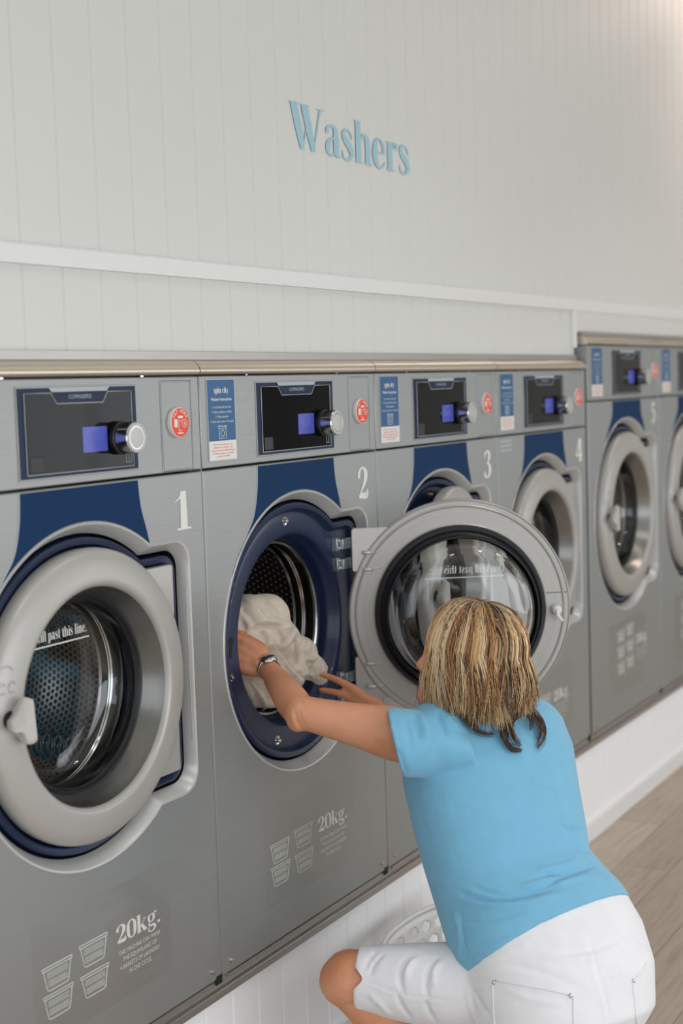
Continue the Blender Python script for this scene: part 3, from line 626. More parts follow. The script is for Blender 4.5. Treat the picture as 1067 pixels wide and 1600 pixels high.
    for i, tx in enumerate(('Please do not use your own', 'detergent or softener, our', 'machine automatically dispense', 'premium, organic, eco friendly', 'products for FREE.')):
        sans(mb, tx, m_, zm_ - .012 - .0083 * i, .005, yy, width=(.095, .095, .115, .105, .065)[i])
    mb.obj('notice_text', 'red', fa, origin=org, smooth=False)
    # lid
    mb = MB(); zt = zp + .262
    pf = [(.085, zt), (.0, zt), (-.006, zt + .003), (-.008, zt + .010), (-.006, zt + .019), (.000, zt + .028), (.010, zt + .035), (.022, zt + .0395), (.035, zt + .0405), (.085, zt + .0405)]
    mb.extrude_x(pf, e, w - e); mb.obj('lid', 'steel_lid', T, origin=org, sharp=50)
    mb = MB(); mb.box(.004, w - .004, .01, .06, zp + .256, zt + .003); mb.obj('lid_gap', 'black', T, origin=org, smooth=False)
    for sx in (.235, .75):
        mb = MB(); mb.box(sx - .006, sx + .006, -.002, .002, zp + .2575, zt); mb.obj('lid_catch', 'chrome', T, origin=org, smooth=False)
    # kick channel
    mb = MB(); mb.box(.0, w, .008, .05, zb - .030, zb); mb.box(.03, w - .05, -.001, .008, zb - .012, zb - .002); mb.obj('base_channel', 'alu', T, origin=org, smooth=False)
    mb = MB(); mb.box(w - .03, w - .002, -.0005, .003, zb - .016, zb + .010); mb.obj('base_gap', 'black', T, origin=org, smooth=False)
    return T
OPEN = 125.6
machine(0, -1.0, 1.0, 1, 0, '1', 'grey washing machine numbered 1, nearest, closed round door, cut off by the left edge')
machine(1, 0.0, 1.0, 1, 0, '2', 'grey washing machine numbered 2 with its door wide open and navy rim bare', OPEN)
machine(2, 1.0, 1.0, 1, 0, '3', 'grey washing machine numbered 3, door ajar, mostly behind the open round door', 8)
machine(3, 2.0, 1.0, 1, 0, '4', 'grey washing machine numbered 4, last of the four lower ones, door closed')
machine(4, 3.03, 1.06, 1.1, .112, '5', 'taller grey washing machine numbered 5, first after the step up')
machine(5, 4.09, 1.06, 1.1, .112, '6', 'tall grey washing machine cut off by the right edge of the photo')
# ------------------------------------------------------------------ the person and the laundry
from mathutils.bvhtree import BVHTree
CAMP = Vector((-3.18864, -2.29068, 0.216205))
def ray(px, py): return (_f * 2222.22 + _r * (px - 533.5) - _u * (py - 800)).normalized()
def at(px, py, t): return CAMP + ray(px, py) * t           # a measured point, t machine widths from where the photo was taken
def at_y(px, py, Y):
    d = ray(px, py); return CAMP + d * ((Y - CAMP.y) / d.y)
def ball(mb, c, r, n=20, sc=(1, 1, 1), rot=None):
    v = []; f = []; m = n // 2
    for i in range(m + 1):
        th = math.pi * i / m
        for j in range(n):
            a = 2 * math.pi * j / n; p = Vector((math.sin(th) * math.cos(a) * sc[0], math.sin(th) * math.sin(a) * sc[1], math.cos(th) * sc[2])) * r
            if rot: p = rot @ p
            v.append(tuple(Vector(c) + p))
    for i in range(m):
        for j in range(n): f.append((i * n + j, (i + 1) * n + j, (i + 1) * n + (j + 1) % n, i * n + (j + 1) % n))
    mb.add(v, f)
def limb(mb, pts, n=20):        # [(point, radius), ...] a tapering limb with rounded ends
    P_ = [p for p, r in pts]; R_ = [r for p, r in pts]
    q = catmull([(p[0], p[1], p[2], r) for p, r in pts], 4) if len(pts) > 2 else [(p[0], p[1], p[2], r) for p, r in pts]
    mb.tube([a[:3] for a in q], [a[3] for a in q], n)
    ball(mb, P_[0], R_[0], n); ball(mb, P_[-1], R_[-1], n)
def ell_loft(mb, secs, n=32, pw=2.3):   # sections: (centre, half vector A, half vector B)
    L = []
    for c, A, B in secs:
        lp = []
        for k in range(n):
            a = 2 * math.pi * k / n; ca, sa = math.cos(a), math.sin(a)
            x = math.copysign(abs(ca) ** (2 / pw), ca); y = math.copysign(abs(sa) ** (2 / pw), sa)
            lp.append(tuple(c + A * x + B * y))
        L.append(lp)
    o = len(mb.v); mb.loops(L); m = len(L)
    mb.f.append(tuple(o + k for k in range(n - 1, -1, -1))); mb.f.append(tuple(o + (m - 1) * n + k for k in range(n)))
def fuse(mb, voxel, smooth_it=6, fac=.5):     # one continuous skin over the overlapping solids
    me = bpy.data.meshes.new('tmp'); me.from_pydata([tuple(P(*v)) for v in mb.v], [], mb.f)
    bm = bmesh.new(); bm.from_mesh(me); bmesh.ops.recalc_face_normals(bm, faces=bm.faces); bm.to_mesh(me); bm.free()
    o = bpy.data.objects.new('tmp', me); COL.objects.link(o)
    rm = o.modifiers.new('r', 'REMESH'); rm.mode = 'VOXEL'; rm.voxel_size = voxel; rm.use_smooth_shade = True
    if smooth_it: sm = o.modifiers.new('s', 'SMOOTH'); sm.factor = fac; sm.iterations = smooth_it
    bpy.context.view_layer.update(); dg = bpy.context.evaluated_depsgraph_get()
    out = bpy.data.meshes.new_from_object(o.evaluated_get(dg)); bpy.data.objects.remove(o); bpy.data.meshes.remove(me)
    for p in out.polygons: p.use_smooth = True
    return out
def bvh_of(me):
    return BVHTree.FromPolygons([v.co.copy() for v in me.vertices], [tuple(p.vertices) for p in me.polygons])
CW = P(*CAMP)
def on(bvh, px, py, off=0.0):                 # where the line of sight through a measured pixel meets a surface, metres
    d = ray(px, py); loc, nrm, idx, dist = bvh.ray_cast(CW, d)
    if loc is None: return None
    return loc + nrm * off
def folds(me, bvh, lines):                    # lines: ([(px, py)...], width m, height m)
    n = len(me.vertices); co = np.empty(n * 3); me.vertices.foreach_get('co', co); co = co.reshape(-1, 3)
    nr = np.empty(n * 3); me.vertex_normals.foreach_get('vector', nr); nr = nr.reshape(-1, 3)
    D = np.zeros(n)
    for pts, w, h in lines:
        q = catmull([tuple(p) for p in pts], 6) if len(pts) > 2 else pts
        W_ = [on(bvh, a[0], a[1]) for a in q]; W_ = [np.array(a) for a in W_ if a is not None]
        if len(W_) < 2: continue
        m = len(W_); tot = np.zeros(n); 
        dm = np.full(n, 1e9); tp = np.zeros(n)
        for i in range(m - 1):
            a, b = W_[i], W_[i + 1]; ab = b - a; L2 = ab @ ab + 1e-12
            if L2 > .0025: continue
            t = np.clip(((co - a) @ ab) / L2, 0, 1); d = np.linalg.norm(co - (a + t[:, None] * ab), axis=1)
            u = (i + t) / (m - 1); better = d < dm; dm = np.where(better, d, dm); tp = np.where(better, u, tp)
        env = np.clip(np.sin(np.pi * np.clip(tp, 0.04, .96)) * 1.6, 0, 1)
        D += h * env * np.exp(-(dm / w) ** 2)
    co += nr * D[:, None]; me.vertices.foreach_set('co', co.ravel()); me.update()
def rough_up(me, fn):
    for v in me.vertices: v.co = fn(v.co.copy(), v.normal.copy())
    me.update()
def add_child(name, me, mat, parent):
    """me is in world metres; store it relative to its parent"""
    inv = parent.matrix_basis.inverted() if parent.parent is None else (parent.parent.matrix_basis @ parent.matrix_basis).inverted()
    me.transform(inv); me.materials.clear(); me.materials.append(M[mat] if isinstance(mat, str) else mat); me.name = name
    for p in me.polygons: p.use_smooth = True
    o = bpy.data.objects.new(name, me); COL.objects.link(o); o.parent = parent; return o
def mesh_of(mb):
    me = bpy.data.meshes.new('m'); me.from_pydata([tuple(P(*v)) for v in mb.v], [], mb.f)
    bm = bmesh.new(); bm.from_mesh(me); bmesh.ops.recalc_face_normals(bm, faces=bm.faces); bm.to_mesh(me); bm.free(); return me
def m2l(v): return (v.x / S, v.y / S, v.z / S - FZ)        # metres back to layout units

def skin_mat():
    t = NT('skin'); b = t.b; v = t.coords()
    n = t.noise(v, 9, 4); n2 = t.noise(v, 120, 3)
    c = t.ramp(n, [(0.3, rgb(196, 130, 94)), (0.5, rgb(212, 148, 112)), (0.75, rgb(220, 158, 126))])
    t.l(c, b.inputs['Base Color']); b.inputs['Roughness'].default_value = .48
    b.inputs['Subsurface Weight'].default_value = .12; b.inputs['Subsurface Radius'].default_value = (.012, .005, .003); b.inputs['Subsurface Scale'].default_value = .5
    t.bump(n2, .12, .002); return t.m
M['skin'] = skin_mat()
def knit(name, col, sc, st, wr=0.0):
    t = NT(name); b = t.b; v = t.coords()
    w = t.n('ShaderNodeTexWave'); w.inputs['Scale'].default_value = sc; w.inputs['Distortion'].default_value = 1.2; w.bands_direction = 'Z'; t.l(v, w.inputs['Vector'])
    n = t.noise(v, 25, 4); lo = tuple(c * .95 for c in col[:3]) + (1,)
    t.l(t.ramp(n, [(.3, lo), (.7, col)]), b.inputs['Base Color']); b.inputs['Roughness'].default_value = .85
    b.inputs['Sheen Weight'].default_value = .25; b.inputs['Specular IOR Level'].default_value = .25
    h = t.math('ADD', t.math('MULTIPLY', w.outputs['Fac'], .5), t.math('MULTIPLY', t.noise(v, 300, 2), .5))
    if not wr: t.bump(h, st, .0012); return t.m
    mp = t.coords(scale=(1.0, .7, 1.5)); f1 = t.math('ABSOLUTE', t.math('SUBTRACT', t.noise(mp, 7, 2, .4), .5)); f2 = t.math('ABSOLUTE', t.math('SUBTRACT', t.noise(mp, 19, 2, .5), .5))
    h2 = t.math('ADD', t.math('MULTIPLY', f1, 2.2, clamp=True), t.math('MULTIPLY', f2, .5)); bn = t.n('ShaderNodeBump'); bn.inputs['Strength'].default_value = wr; bn.inputs['Distance'].default_value = .02
    t.l(h2, bn.inputs['Height']); b2 = t.bump(h, st, .0012); t.l(bn.outputs[0], b2.inputs['Normal']); return t.m
M['shirt'] = knit('blue_knit', rgb(120, 182, 214), 160, .25, .07)
M['denim'] = knit('white_denim', rgb(232, 232, 236), 220, .2, .12)
M['linen'] = knit('beige_linen', rgb(214, 202, 186), 240, .15, .75)
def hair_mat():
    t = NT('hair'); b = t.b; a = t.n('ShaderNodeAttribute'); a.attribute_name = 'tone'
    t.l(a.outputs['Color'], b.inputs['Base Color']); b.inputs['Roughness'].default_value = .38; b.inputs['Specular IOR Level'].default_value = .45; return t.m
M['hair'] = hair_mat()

# --- joints
sh_l = at(668, 1158, 4.04); el_l = Vector((.235, -.205, -.715)); el_l = at(468, 1112, 4.06); wr_l = at_y(416, 1040, .035)
hn_l = at_y(371, 1019, .105)
sp_t = [4.22, 4.20, 4.19, 4.17, 4.15, 4.12, 4.10, 4.08, 4.07]
SECS = [((650, 1124), (846, 1098), 4.24, .58), ((632, 1150), (878, 1128), 4.23, .62), ((634, 1216), (894, 1172), 4.21, .66), ((650, 1290), (903, 1232), 4.19, .66), ((667, 1352), (914, 1290), 4.17, .66),
        ((682, 1402), (922, 1338), 4.15, .66), ((697, 1450), (950, 1374), 4.13, .68), ((713, 1496), (974, 1398), 4.11, .70), ((732, 1524), (987, 1417), 4.10, .72)]
AL = math.radians(33)
def torso_secs(shrink=0.0):
    out = []
    mids = [at((a[0] + b[0]) / 2, (a[1] + b[1]) / 2, t) for a, b, t, q in SECS]
    for i, (a, b, t, q) in enumerate(SECS):
        hw = (at(b[0], b[1], t) - at(a[0], a[1], t)).length / 2
        d = hw * math.tan(AL); A = (at(b[0], b[1], t + d) - at(a[0], a[1], t - d)) / 2 * .93
        C = mids[i]; sp = (mids[min(i + 1, 8)] - mids[max(i - 1, 0)]).normalized()
        B = A.cross(sp).normalized() * (A.length * q)
        s_ = 1 - shrink / A.length
        out.append((C, A * s_, B * (1 - shrink / B.length)))
    return out
TS = torso_secs()
sh_r = TS[1][0] + TS[1][1] * .70 - Vector((0, 0, .02)) + (TS[0][0] - TS[1][0]) * .2
nk = TS[0][0] + (TS[0][0] - TS[2][0]).normalized() * .03
hc = at(733, 1029, 4.10)                         # centre of the head
FD = Vector((-.46, .88, .2)).normalized(); UPH = Vector((.02, .04, 1)); RT = FD.cross(UPH).normalized(); UPH = RT.cross(FD).normalized()
def H(a, b, c): return hc + RT * a + FD * b + UPH * c          # head space: right, forward, up

hip_c = at(866, 1500, 4.12); Lh = TS[8][1].normalized(); Lh.z *= .3; Lh.normalize(); Fh = Vector((-Lh.y, Lh.x, 0)).normalized()
hip_l = at(800, 1548, 4.08); kn_l = at(547, 1528, 4.13); an_l = Vector((kn_l.x + .10, kn_l.y - .22, -1.84))
hip_r = hip_c + Lh * .15 + Vector((0, 0, -.04)); kn_r = hip_r + Fh * .42 + Lh * .08; kn_r.z = -1.84; an_r = kn_r - Fh * .45; an_r.z = -1.86

# --- body
mb = MB()
ell_loft(mb, torso_secs(.045)[1:])
limb(mb, [(sh_l, .070), (sh_l.lerp(el_l, .25), .077), (sh_l.lerp(el_l, .55), .062), (sh_l.lerp(el_l, .85), .051), (el_l, .048)])
limb(mb, [(el_l, .047), (el_l.lerp(wr_l, .25), .049), (el_l.lerp(wr_l, .6), .040), (el_l.lerp(wr_l, .9), .031), (wr_l, .030)])
ball(mb, el_l + Vector((-.01, 0, -.022)), .034)
def hand(mb, w, k, side, up, L=.125, spread=.1, curls=(.25, .35, .5, .6), thumb=True, fw=.0125):
    """w wrist, k knuckle centre, side: unit vector from little finger to index"""
    fd = (k - w).normalized(); nrm = fd.cross(side).normalized()
    if nrm.dot(up) < 0: nrm = -nrm
    for s_ in (-.038, -.013, .013, .038):
        limb(mb, [(w + side * s_ * .5, .021), (w.lerp(k, .55) + side * s_ * .9, .0215), (k + side * s_, .0165)], 14)
    for i, s_ in enumerate((.038, .013, -.012, -.037)):
        ln = L * (.92, 1.0, .94, .74)[i]; c = curls[i]; p = k + side * s_; d = (fd + side * spread * s_ * 10).normalized(); rs = (1.18 * fw, 1.05 * fw, .95 * fw, .8 * fw)
        ch = [(p, rs[0] * 1.1)]
        for j, f_ in enumerate((.45, .32, .23)):
            d = (Matrix.Rotation(-c * (.6, 1, .8)[j], 3, nrm.cross(d).normalized() * -1) @ d).normalized()
            p = p + d * ln * f_; ch.append((p, rs[min(j + 1, 3)]))
        mb.tube([a[0] for a in ch], [a[1] for a in ch], 12)
        for a in ch: ball(mb, a[0], a[1], 12)
    if thumb:
        b = w.lerp(k, .3) + side * .040; d = (fd * .85 + side * .12 - nrm * .5).normalized(); e_ = b + d * .055; d2 = (fd * .95 + side * .15 - nrm * .2).normalized()
        limb(mb, [(b, .019), (e_, .0155), (e_ + d2 * .04, .0125)], 12)
hd = (hn_l - wr_l).normalized()
limb(mb, [(wr_l, .030), (wr_l.lerp(hn_l, .3), .03)])
sdl = (_u - hd * _u.dot(hd)).normalized(); hand(mb, wr_l.lerp(hn_l, .05), hn_l, sdl, Vector((0, -1, .3)), curls=(.15, .2, .25, .3), fw=.0115)
# right arm: reaches across in front of the chest, the hand comes out beyond the left arm
wrr = at(604, 1120, 4.36); elr = sh_r.lerp(wrr, .5) + Vector((.14, .0, -.16))
limb(mb, [(sh_r, .072), (sh_r.lerp(elr, .4), .064), (elr, .05)]); limb(mb, [(elr, .049), (elr.lerp(wrr, .4), .045), (wrr, .032)])
FG = [([(550, 1076, 4.42), (534, 1066, 4.43), (518, 1059, 4.445), (504, 1054, 4.455)], .0112), ([(550, 1091, 4.42), (533, 1084, 4.43), (516, 1080, 4.445), (502, 1078, 4.455)], .0112),
      ([(554, 1104, 4.42), (540, 1101, 4.445), (526, 1101, 4.46), (516, 1104, 4.47)], .0105), ([(562, 1115, 4.42), (550, 1115, 4.44), (539, 1118, 4.45), (531, 1123, 4.455)], .0092)]
for ch, fr in FG:
    q = [at(*a) for a in ch]; rs = [fr * 1.3, fr * 1.08, fr, fr * .82]
    mb.tube(q, rs, 12)
    for a, r_ in zip(q, rs): ball(mb, a, r_, 12)
    limb(mb, [(wrr + (q[0] - wrr) * .1, .026), (wrr.lerp(q[0], .55), .019), (q[0], fr * 1.45)], 12)
limb(mb, [(at(590, 1100, 4.40), .02), (at(572, 1092, 4.45), .016), (at(556, 1086, 4.48), .013)], 12)
# neck, head, face
limb(mb, [(nk - Vector((0, 0, .05)), .06), (nk.lerp(H(0, -.03, -.12), .5), .066), (H(0, -.02, -.10), .075)])
R3 = Matrix((RT, FD, UPH)).transposed()
ball(mb, H(0, -.010, .030), .116, 32, (.82, 1.02, .98), R3)
ball(mb, H(0, .035, -.05), .092, 28, (.86, .92, 1.18), R3)
limb(mb, [(H(0, .105, -.125), .026), (H(0, .098, -.135), .028)]); limb(mb, [(H(-.07, .03, -.085), .028), (H(0, .09, -.135), .024)]); limb(mb, [(H(.07, .03, -.085), .028), (H(0, .09, -.135), .024)])
limb(mb, [(H(0, .110, .012), .012), (H(0, .124, -.022), .013), (H(0, .134, -.042), .0145)], 14)
for s_ in (-1, 1):
    ball(mb, H(.017 * s_, .128, -.047), .012, 12); limb(mb, [(H(.012 * s_, .118, .022), .014), (H(.055 * s_, .098, .024), .013)], 12)
    ball(mb, H(.055 * s_, .082, -.035), .032, 16); ball(mb, H(.106 * s_, -.01, -.02), .03, 16, (.4, .8, 1.25), R3)
limb(mb, [(H(-.024, .112, -.082), .009), (H(0, .123, -.078), .0105), (H(.024, .112, -.082), .009)], 12)
limb(mb, [(H(-.020, .110, -.094), .010), (H(0, .119, -.094), .0115), (H(.020, .110, -.094), .010)], 12)
# legs
limb(mb, [(hip_l, .10), (hip_l.lerp(kn_l, .5), .098), (hip_l.lerp(kn_l, .88), .080), (kn_l, .078)])
ball(mb, kn_l + (kn_l - hip_l).normalized() * .015 + Vector((0, 0, -.008)), .072)
limb(mb, [(kn_l + Vector((0, 0, -.01)), .072), (kn_l.lerp(an_l, .3) - Vector((-.01, .025, 0)), .073), (kn_l.lerp(an_l, .65), .056), (an_l, .04)])
ft = (kn_l - an_l); ft.z = 0; ft.normalize()
limb(mb, [(an_l - ft * .04 + Vector((0, 0, -.035)), .04), (an_l + ft * .12 + Vector((0, 0, -.045)), .036), (an_l + ft * .23 + Vector((0, 0, -.062)), .024)])
limb(mb, [(hip_r, .10), (hip_r.lerp(kn_r, .5), .095), (kn_r, .075)]); limb(mb, [(kn_r, .07), (kn_r.lerp(an_r, .4) + Vector((0, 0, .02)), .07), (an_r, .04)]); limb(mb, [(an_r, .038), (an_r - Fh * .16 + Vector((0, 0, -.02)), .028)])
ball(mb, hip_c, .2, 24)
body = fuse(mb, .0042, 5, .5); bv = bvh_of(body)
Z3 = lambda x, y: (340 + x / 3.557, 900 + y / 3.557)
folds(body, bv, [([Z3(430, 745), Z3(440, 800), Z3(465, 848)], .0035, -.003), ([Z3(452, 740), Z3(462, 790), Z3(485, 830)], .003, -.0022), ([Z3(410, 760), Z3(418, 800), Z3(436, 838)], .004, .0022),
                 ([Z3(420, 690), Z3(455, 690), Z3(480, 720)], .004, -.0018), ([(584, 1548), (560, 1566), (530, 1574)], .005, -.003)])
PER = thing('person', 'person in blue T-shirt and white trousers crouching, both arms reaching into the open washer', 'person', (hip_c.x, hip_c.y, -1.93))
bo = add_child('body', body, 'skin', PER)

# --- shirt
mb = MB(); ell_loft(mb, TS)
ell_loft(mb, [(nk - (nk - TS[1][0]) * .8, TS[0][1] * .9, TS[0][2] * .9), (nk, TS[0][1] * .52, TS[0][2] * .75)], 24, 2)
cuff = at(617, 1160, 3.985); cd = (el_l - sh_l).normalized()
cu = (at(632, 1216, 3.985) - at(606, 1106, 3.985)) / 2; cb = cu.cross(cd).normalized() * .095
sA = sh_l - cd * .02
ell_loft(mb, [(sh_l - cd * .13, cu * .5, cb * .7), (sh_l - cd * .06, cu * .82, cb * .95), (sA, cu * .95, cb * 1.05), (cuff.lerp(sA, .3), cu * 1.0, cb * 1.02), (cuff, cu * .99, cb)], 28, 2)
ball(mb, sh_l.lerp(TS[1][0], .15) + Vector((0, 0, .005)), .103, 24); ball(mb, sh_r, .092, 24, (1, 1, .95))
d_ = (elr - sh_r).normalized(); limb(mb, [(sh_r, .086), (sh_r + d_ * .16, .084)])
shirt = fuse(mb, .0046, 9, .5); bs = bvh_of(shirt)
Z6 = lambda x, y: (600 + x / 2.285, 1080 + y / 2.285)
F = []
for l, w, h in [([(255, 715), (330, 740), (430, 742), (520, 725), (610, 700)], .006, -.006), ([(300, 690), (400, 722), (500, 712), (640, 668), (745, 625)], .005, -.004), ([(270, 735), (350, 762), (450, 765), (560, 745), (660, 720)], .008, .005),
                ([(560, 655), (650, 650), (745, 622)], .005, -.005), ([(600, 690), (690, 668), (760, 660)], .006, .004), ([(250, 800), (330, 815), (430, 800), (520, 770)], .008, -.003),
                ([(540, 640), (630, 625), (700, 600)], .007, .003), ([(480, 700), (560, 680), (680, 640)], .006, .003),
                ([(165, 100), (175, 150), (150, 220), (120, 280)], .003, -.0018), ([(190, 70), (205, 110), (230, 160)], .005, -.005), ([(150, 80), (165, 120), (175, 150)], .006, .004),
                ([(100, 80), (120, 130), (125, 180)], .006, -.004), ([(125, 80), (142, 120), (150, 170)], .006, .004), ([(70, 90), (90, 150), (95, 210)], .006, -.003), ([(40, 200), (60, 240), (80, 300)], .005, -.003),
                ([(225, 85), (240, 110), (265, 130)], .005, .004), ([(520, 300), (560, 330), (640, 350)], .01, .002), ([(620, 480), (680, 500), (712, 490)], .006, -.003), ([(630, 560), (690, 560), (735, 575)], .006, -.003),
                ([(275, 800), (280, 860), (300, 950)], .003, -.002), ([(245, 790), (268, 850), (270, 960)], .008, .003),
                ([(310, 925), (500, 850), (700, 790), (870, 755)], .0025, -.0012)]:
    F.append(([Z6(*p) for p in l], w, h * 1.6))
F.append(([(614, 1112), (622, 1150), (638, 1212)], .0022, -.0012))
folds(shirt, bs, F)
so = add_child('t_shirt', shirt, 'shirt', PER)
# --- trousers
mb = MB()
ps = []
for i, (a, b, t, q) in enumerate([((722, 1490), (976, 1400), 4.11, .70), ((732, 1540), (1000, 1445), 4.10, .74), ((745, 1590), (1013, 1500), 4.09, .80), ((758, 1640), (1012, 1560), 4.09, .82), ((800, 1680), (985, 1620), 4.10, .7)]):
    hw = (at(*b, t) - at(*a, t)).length / 2; d = hw * math.tan(AL); A = (at(*b, t + d) - at(*a, t - d)) / 2 * .93; C = at((a[0] + b[0]) / 2, (a[1] + b[1]) / 2, t)
    ps.append([C, A, q])
ps = [(C, A, A.cross((ps[min(i + 1, 4)][0] - ps[max(i - 1, 0)][0]).normalized()).normalized() * A.length * q) for i, (C, A, q) in enumerate(ps)]
ell_loft(mb, ps, 36, 2.2)
hemk = hip_l.lerp(kn_l, .975)
limb(mb, [(hip_l + Vector((.04, -.02, 0)), .125), (hip_l.lerp(kn_l, .25), .118), (hip_l.lerp(kn_l, .5), .112), (hip_l.lerp(kn_l, .75), .098)], 28)
kd = (kn_l - hip_l).normalized(); ku = Vector((0, 0, 1)); ku = (ku - kd * ku.dot(kd)).normalized(); ks = kd.cross(ku)
ell_loft(mb, [(hip_l.lerp(kn_l, .6), ku * .104, ks * .104), (hip_l.lerp(kn_l, .80), ku * .094, ks * .094), (hemk - kd * .012, ku * .088, ks * .088)], 28, 2)
limb(mb, [(hip_r, .125), (hip_r.lerp(kn_r, .5), .112), (hip_r.lerp(kn_r, .85), .095)], 28)
tr = fuse(mb, .0046, 8, .5); bt = bvh_of(tr)
Z5 = lambda x, y: (480 + x / 1.8177, 1380 + y / 1.8177)
Z2 = lambda x, y: (340 + x / 2.964, 1220 + y / 2.964)
F = []
for l, w, h in [([(735, 790), (700, 830), (680, 880)], .005, -.003), ([(770, 800), (730, 840), (705, 900)], .004, -.004), ([(900, 815), (860, 850), (845, 920), (860, 985)], .005, -.006), ([(925, 820), (885, 860), (868, 920)], .006, .005),
                ([(1010, 825), (975, 880), (965, 950), (975, 1010)], .004, -.005), ([(1040, 830), (1005, 880), (1000, 960)], .005, .004), ([(680, 925), (780, 965), (880, 995), (1000, 1010), (1067, 1020)], .0025, -.002),
                ([(690, 935), (790, 975), (890, 1004), (1060, 1030)], .003, .0015), ([(830, 980), (850, 1040), (900, 1110)], .005, -.004), ([(960, 1010), (975, 1060), (1010, 1120)], .005, -.004), ([(700, 985), (760, 1040), (800, 1090)], .006, .003)]:
    F.append(([Z2(*p) for p in l], w, h * 1.5))
for l, w, h in [([(800, 145), (820, 230), (850, 330), (856, 400)], .003, -.0022), ([(790, 160), (812, 260), (838, 340), (845, 398)], .004, .0015), ([(560, 230), (640, 245), (720, 275), (780, 300)], .008, -.003), ([(640, 180), (720, 200), (800, 190), (880, 160), (945, 110)], .006, -.003), ([(650, 195), (730, 218), (820, 205), (900, 175)], .008, .003),
                ([(470, 300), (490, 340), (520, 380)], .006, -.005), ([(455, 290), (462, 340), (480, 395)], .006, .004), ([(490, 235), (560, 200), (640, 175)], .008, .002), ([(830, 280), (880, 270), (945, 215)], .003, -.0018),
                ([(560, 300), (640, 330), (740, 345)], .006, .002)]:
    F.append(([Z5(*p) for p in l], w, h))
folds(tr, bt, F); bt = bvh_of(tr)
def pix(co):
    d = co - CW; z = d.dot(_f); return 533.5 + 2222.22 * d.dot(_r) / z, 800 - 2222.22 * d.dot(_u) / z
def in_poly(x, y, q):
    c = False
    for i in range(len(q)):
        (x1, y1), (x2, y2) = q[i - 1], q[i]
        if (y1 > y) != (y2 > y) and x < (x2 - x1) * (y - y1) / (y2 - y1) + x1: c = not c
    return c
slit = [(520, 1500), (546, 1500), (569, 1529), (546, 1554), (520, 1560)]
bm = bmesh.new(); bm.from_mesh(tr); near = [f_ for f_ in bm.faces if in_poly(*pix(f_.calc_center_median()), slit) and f_.normal.dot(f_.calc_center_median() - CW) < .2]
bmesh.ops.delete(bm, geom=near, context='FACES')
for _ in range(8):
    new = {v: sum((e.other_vert(v).co for e in v.link_edges if e.is_boundary), Vector()) / max(1, sum(e.is_boundary for e in v.link_edges)) for v in bm.verts if v.is_boundary and sum(e.is_boundary for e in v.link_edges) == 2}
    for v, c_ in new.items(): v.co = v.co.lerp(c_, .5)
bm.to_mesh(tr); bm.free()
to = add_child('trousers', tr, 'denim', PER)
def stitch(name, pts, r, mat, parent, off=.001, flat=.5, bv=None):
    q = catmull([tuple(p) for p in pts], 5) if len(pts) > 2 else pts
    W_ = [on(bv or bt, a, b, off) for a, b in q]; W_ = [m2l(a) for a in W_ if a is not None]
    mb = MB()
    if len(W_) > 1: mb.tube(W_, r, 6)
    return mb
def dense(pts, n=8):
    out = []
    for a, b in zip(pts[:-1], pts[1:]):
        out += [(a[0] + (b[0] - a[0]) * i / n, a[1] + (b[1] - a[1]) * i / n) for i in range(n)]
    return out + [pts[-1]]
for poly in ([Z5(533, 275), Z5(640, 295), Z5(755, 318), Z5(757, 395), Z5(757, 470)], [Z5(526, 276), Z5(528, 330), Z5(530, 395), Z5(560, 450)], [Z5(922, 275), Z5(930, 340), Z5(935, 400), Z5(925, 450)], [Z5(922, 275), Z5(948, 250), Z5(964, 225)]):
    q = dense(poly, 10); W_ = [on(bt, a, b, .0006) for a, b in q]; W_ = [m2l(a) for a in W_ if a is not None]
    W_ = [W_[0]] + [b for a, b in zip(W_[:-1], W_[1:]) if (Vector(a) - Vector(b)).length < .05]
    mb = MB(); mb.tube(W_, .0024, 6); add_child('pocket_edge', mesh_of(mb), 'denim', to)
for p in (Z5(531, 282), Z5(747, 319), Z5(925, 277)):
    c = on(bt, *p, .001)
    if c: mb = MB(); ball(mb, m2l(c), .0058, 12); add_child('rivet', mesh_of(mb), 'chrome', to)
# --- watch and bracelet on the left wrist
ax = (wr_l - el_l).normalized(); mb = MB()
def ring(mb, c, ax, R, r, n=36, m=8, w=1.0):
    a = ax.orthogonal().normalized(); b = ax.cross(a); L = []
    for j in range(m):
        th = 2 * math.pi * j / m; rr_ = R + r * math.cos(th); h = r * math.sin(th) * w
        L.append([tuple(c + ax * h + (a * math.cos(2 * math.pi * k / n) + b * math.sin(2 * math.pi * k / n)) * rr_) for k in range(n)])
    mb.loops(L, closed=True)
wc = el_l.lerp(wr_l, .93); ring(mb, wc, ax, .0345, .0035, w=2.8); wf = (_u * .8 - _f * .45); wf = (wf - ax * wf.dot(ax)).normalized(); wcn = wc + wf * .036
q_ = wf.to_track_quat('Z', 'Y').to_matrix(); ball(mb, wcn, .026, 24, (1, 1, .38), q_)
wo = add_child('watch', mesh_of(mb), 'chrome', PER); wo['label'] = 'silver watch on the left wrist'
mb = MB(); a = ax.orthogonal().normalized(); b = ax.cross(a); bc = wr_l + ax * .004
for j in range(24): ball(mb, bc + (a * math.cos(j * .2618) + b * math.sin(j * .2618)) * .0345, .0052, 8)
bo2 = add_child('bracelet', mesh_of(mb), 'rubber', PER); bo2['label'] = 'black beaded bracelet beside the watch'
for s_ in (-1, 1):
    mb = MB(); ball(mb, H(.037 * s_, .092, .004), .0165, 16); add_child('eye', mesh_of(mb), 'white_plastic', PER)

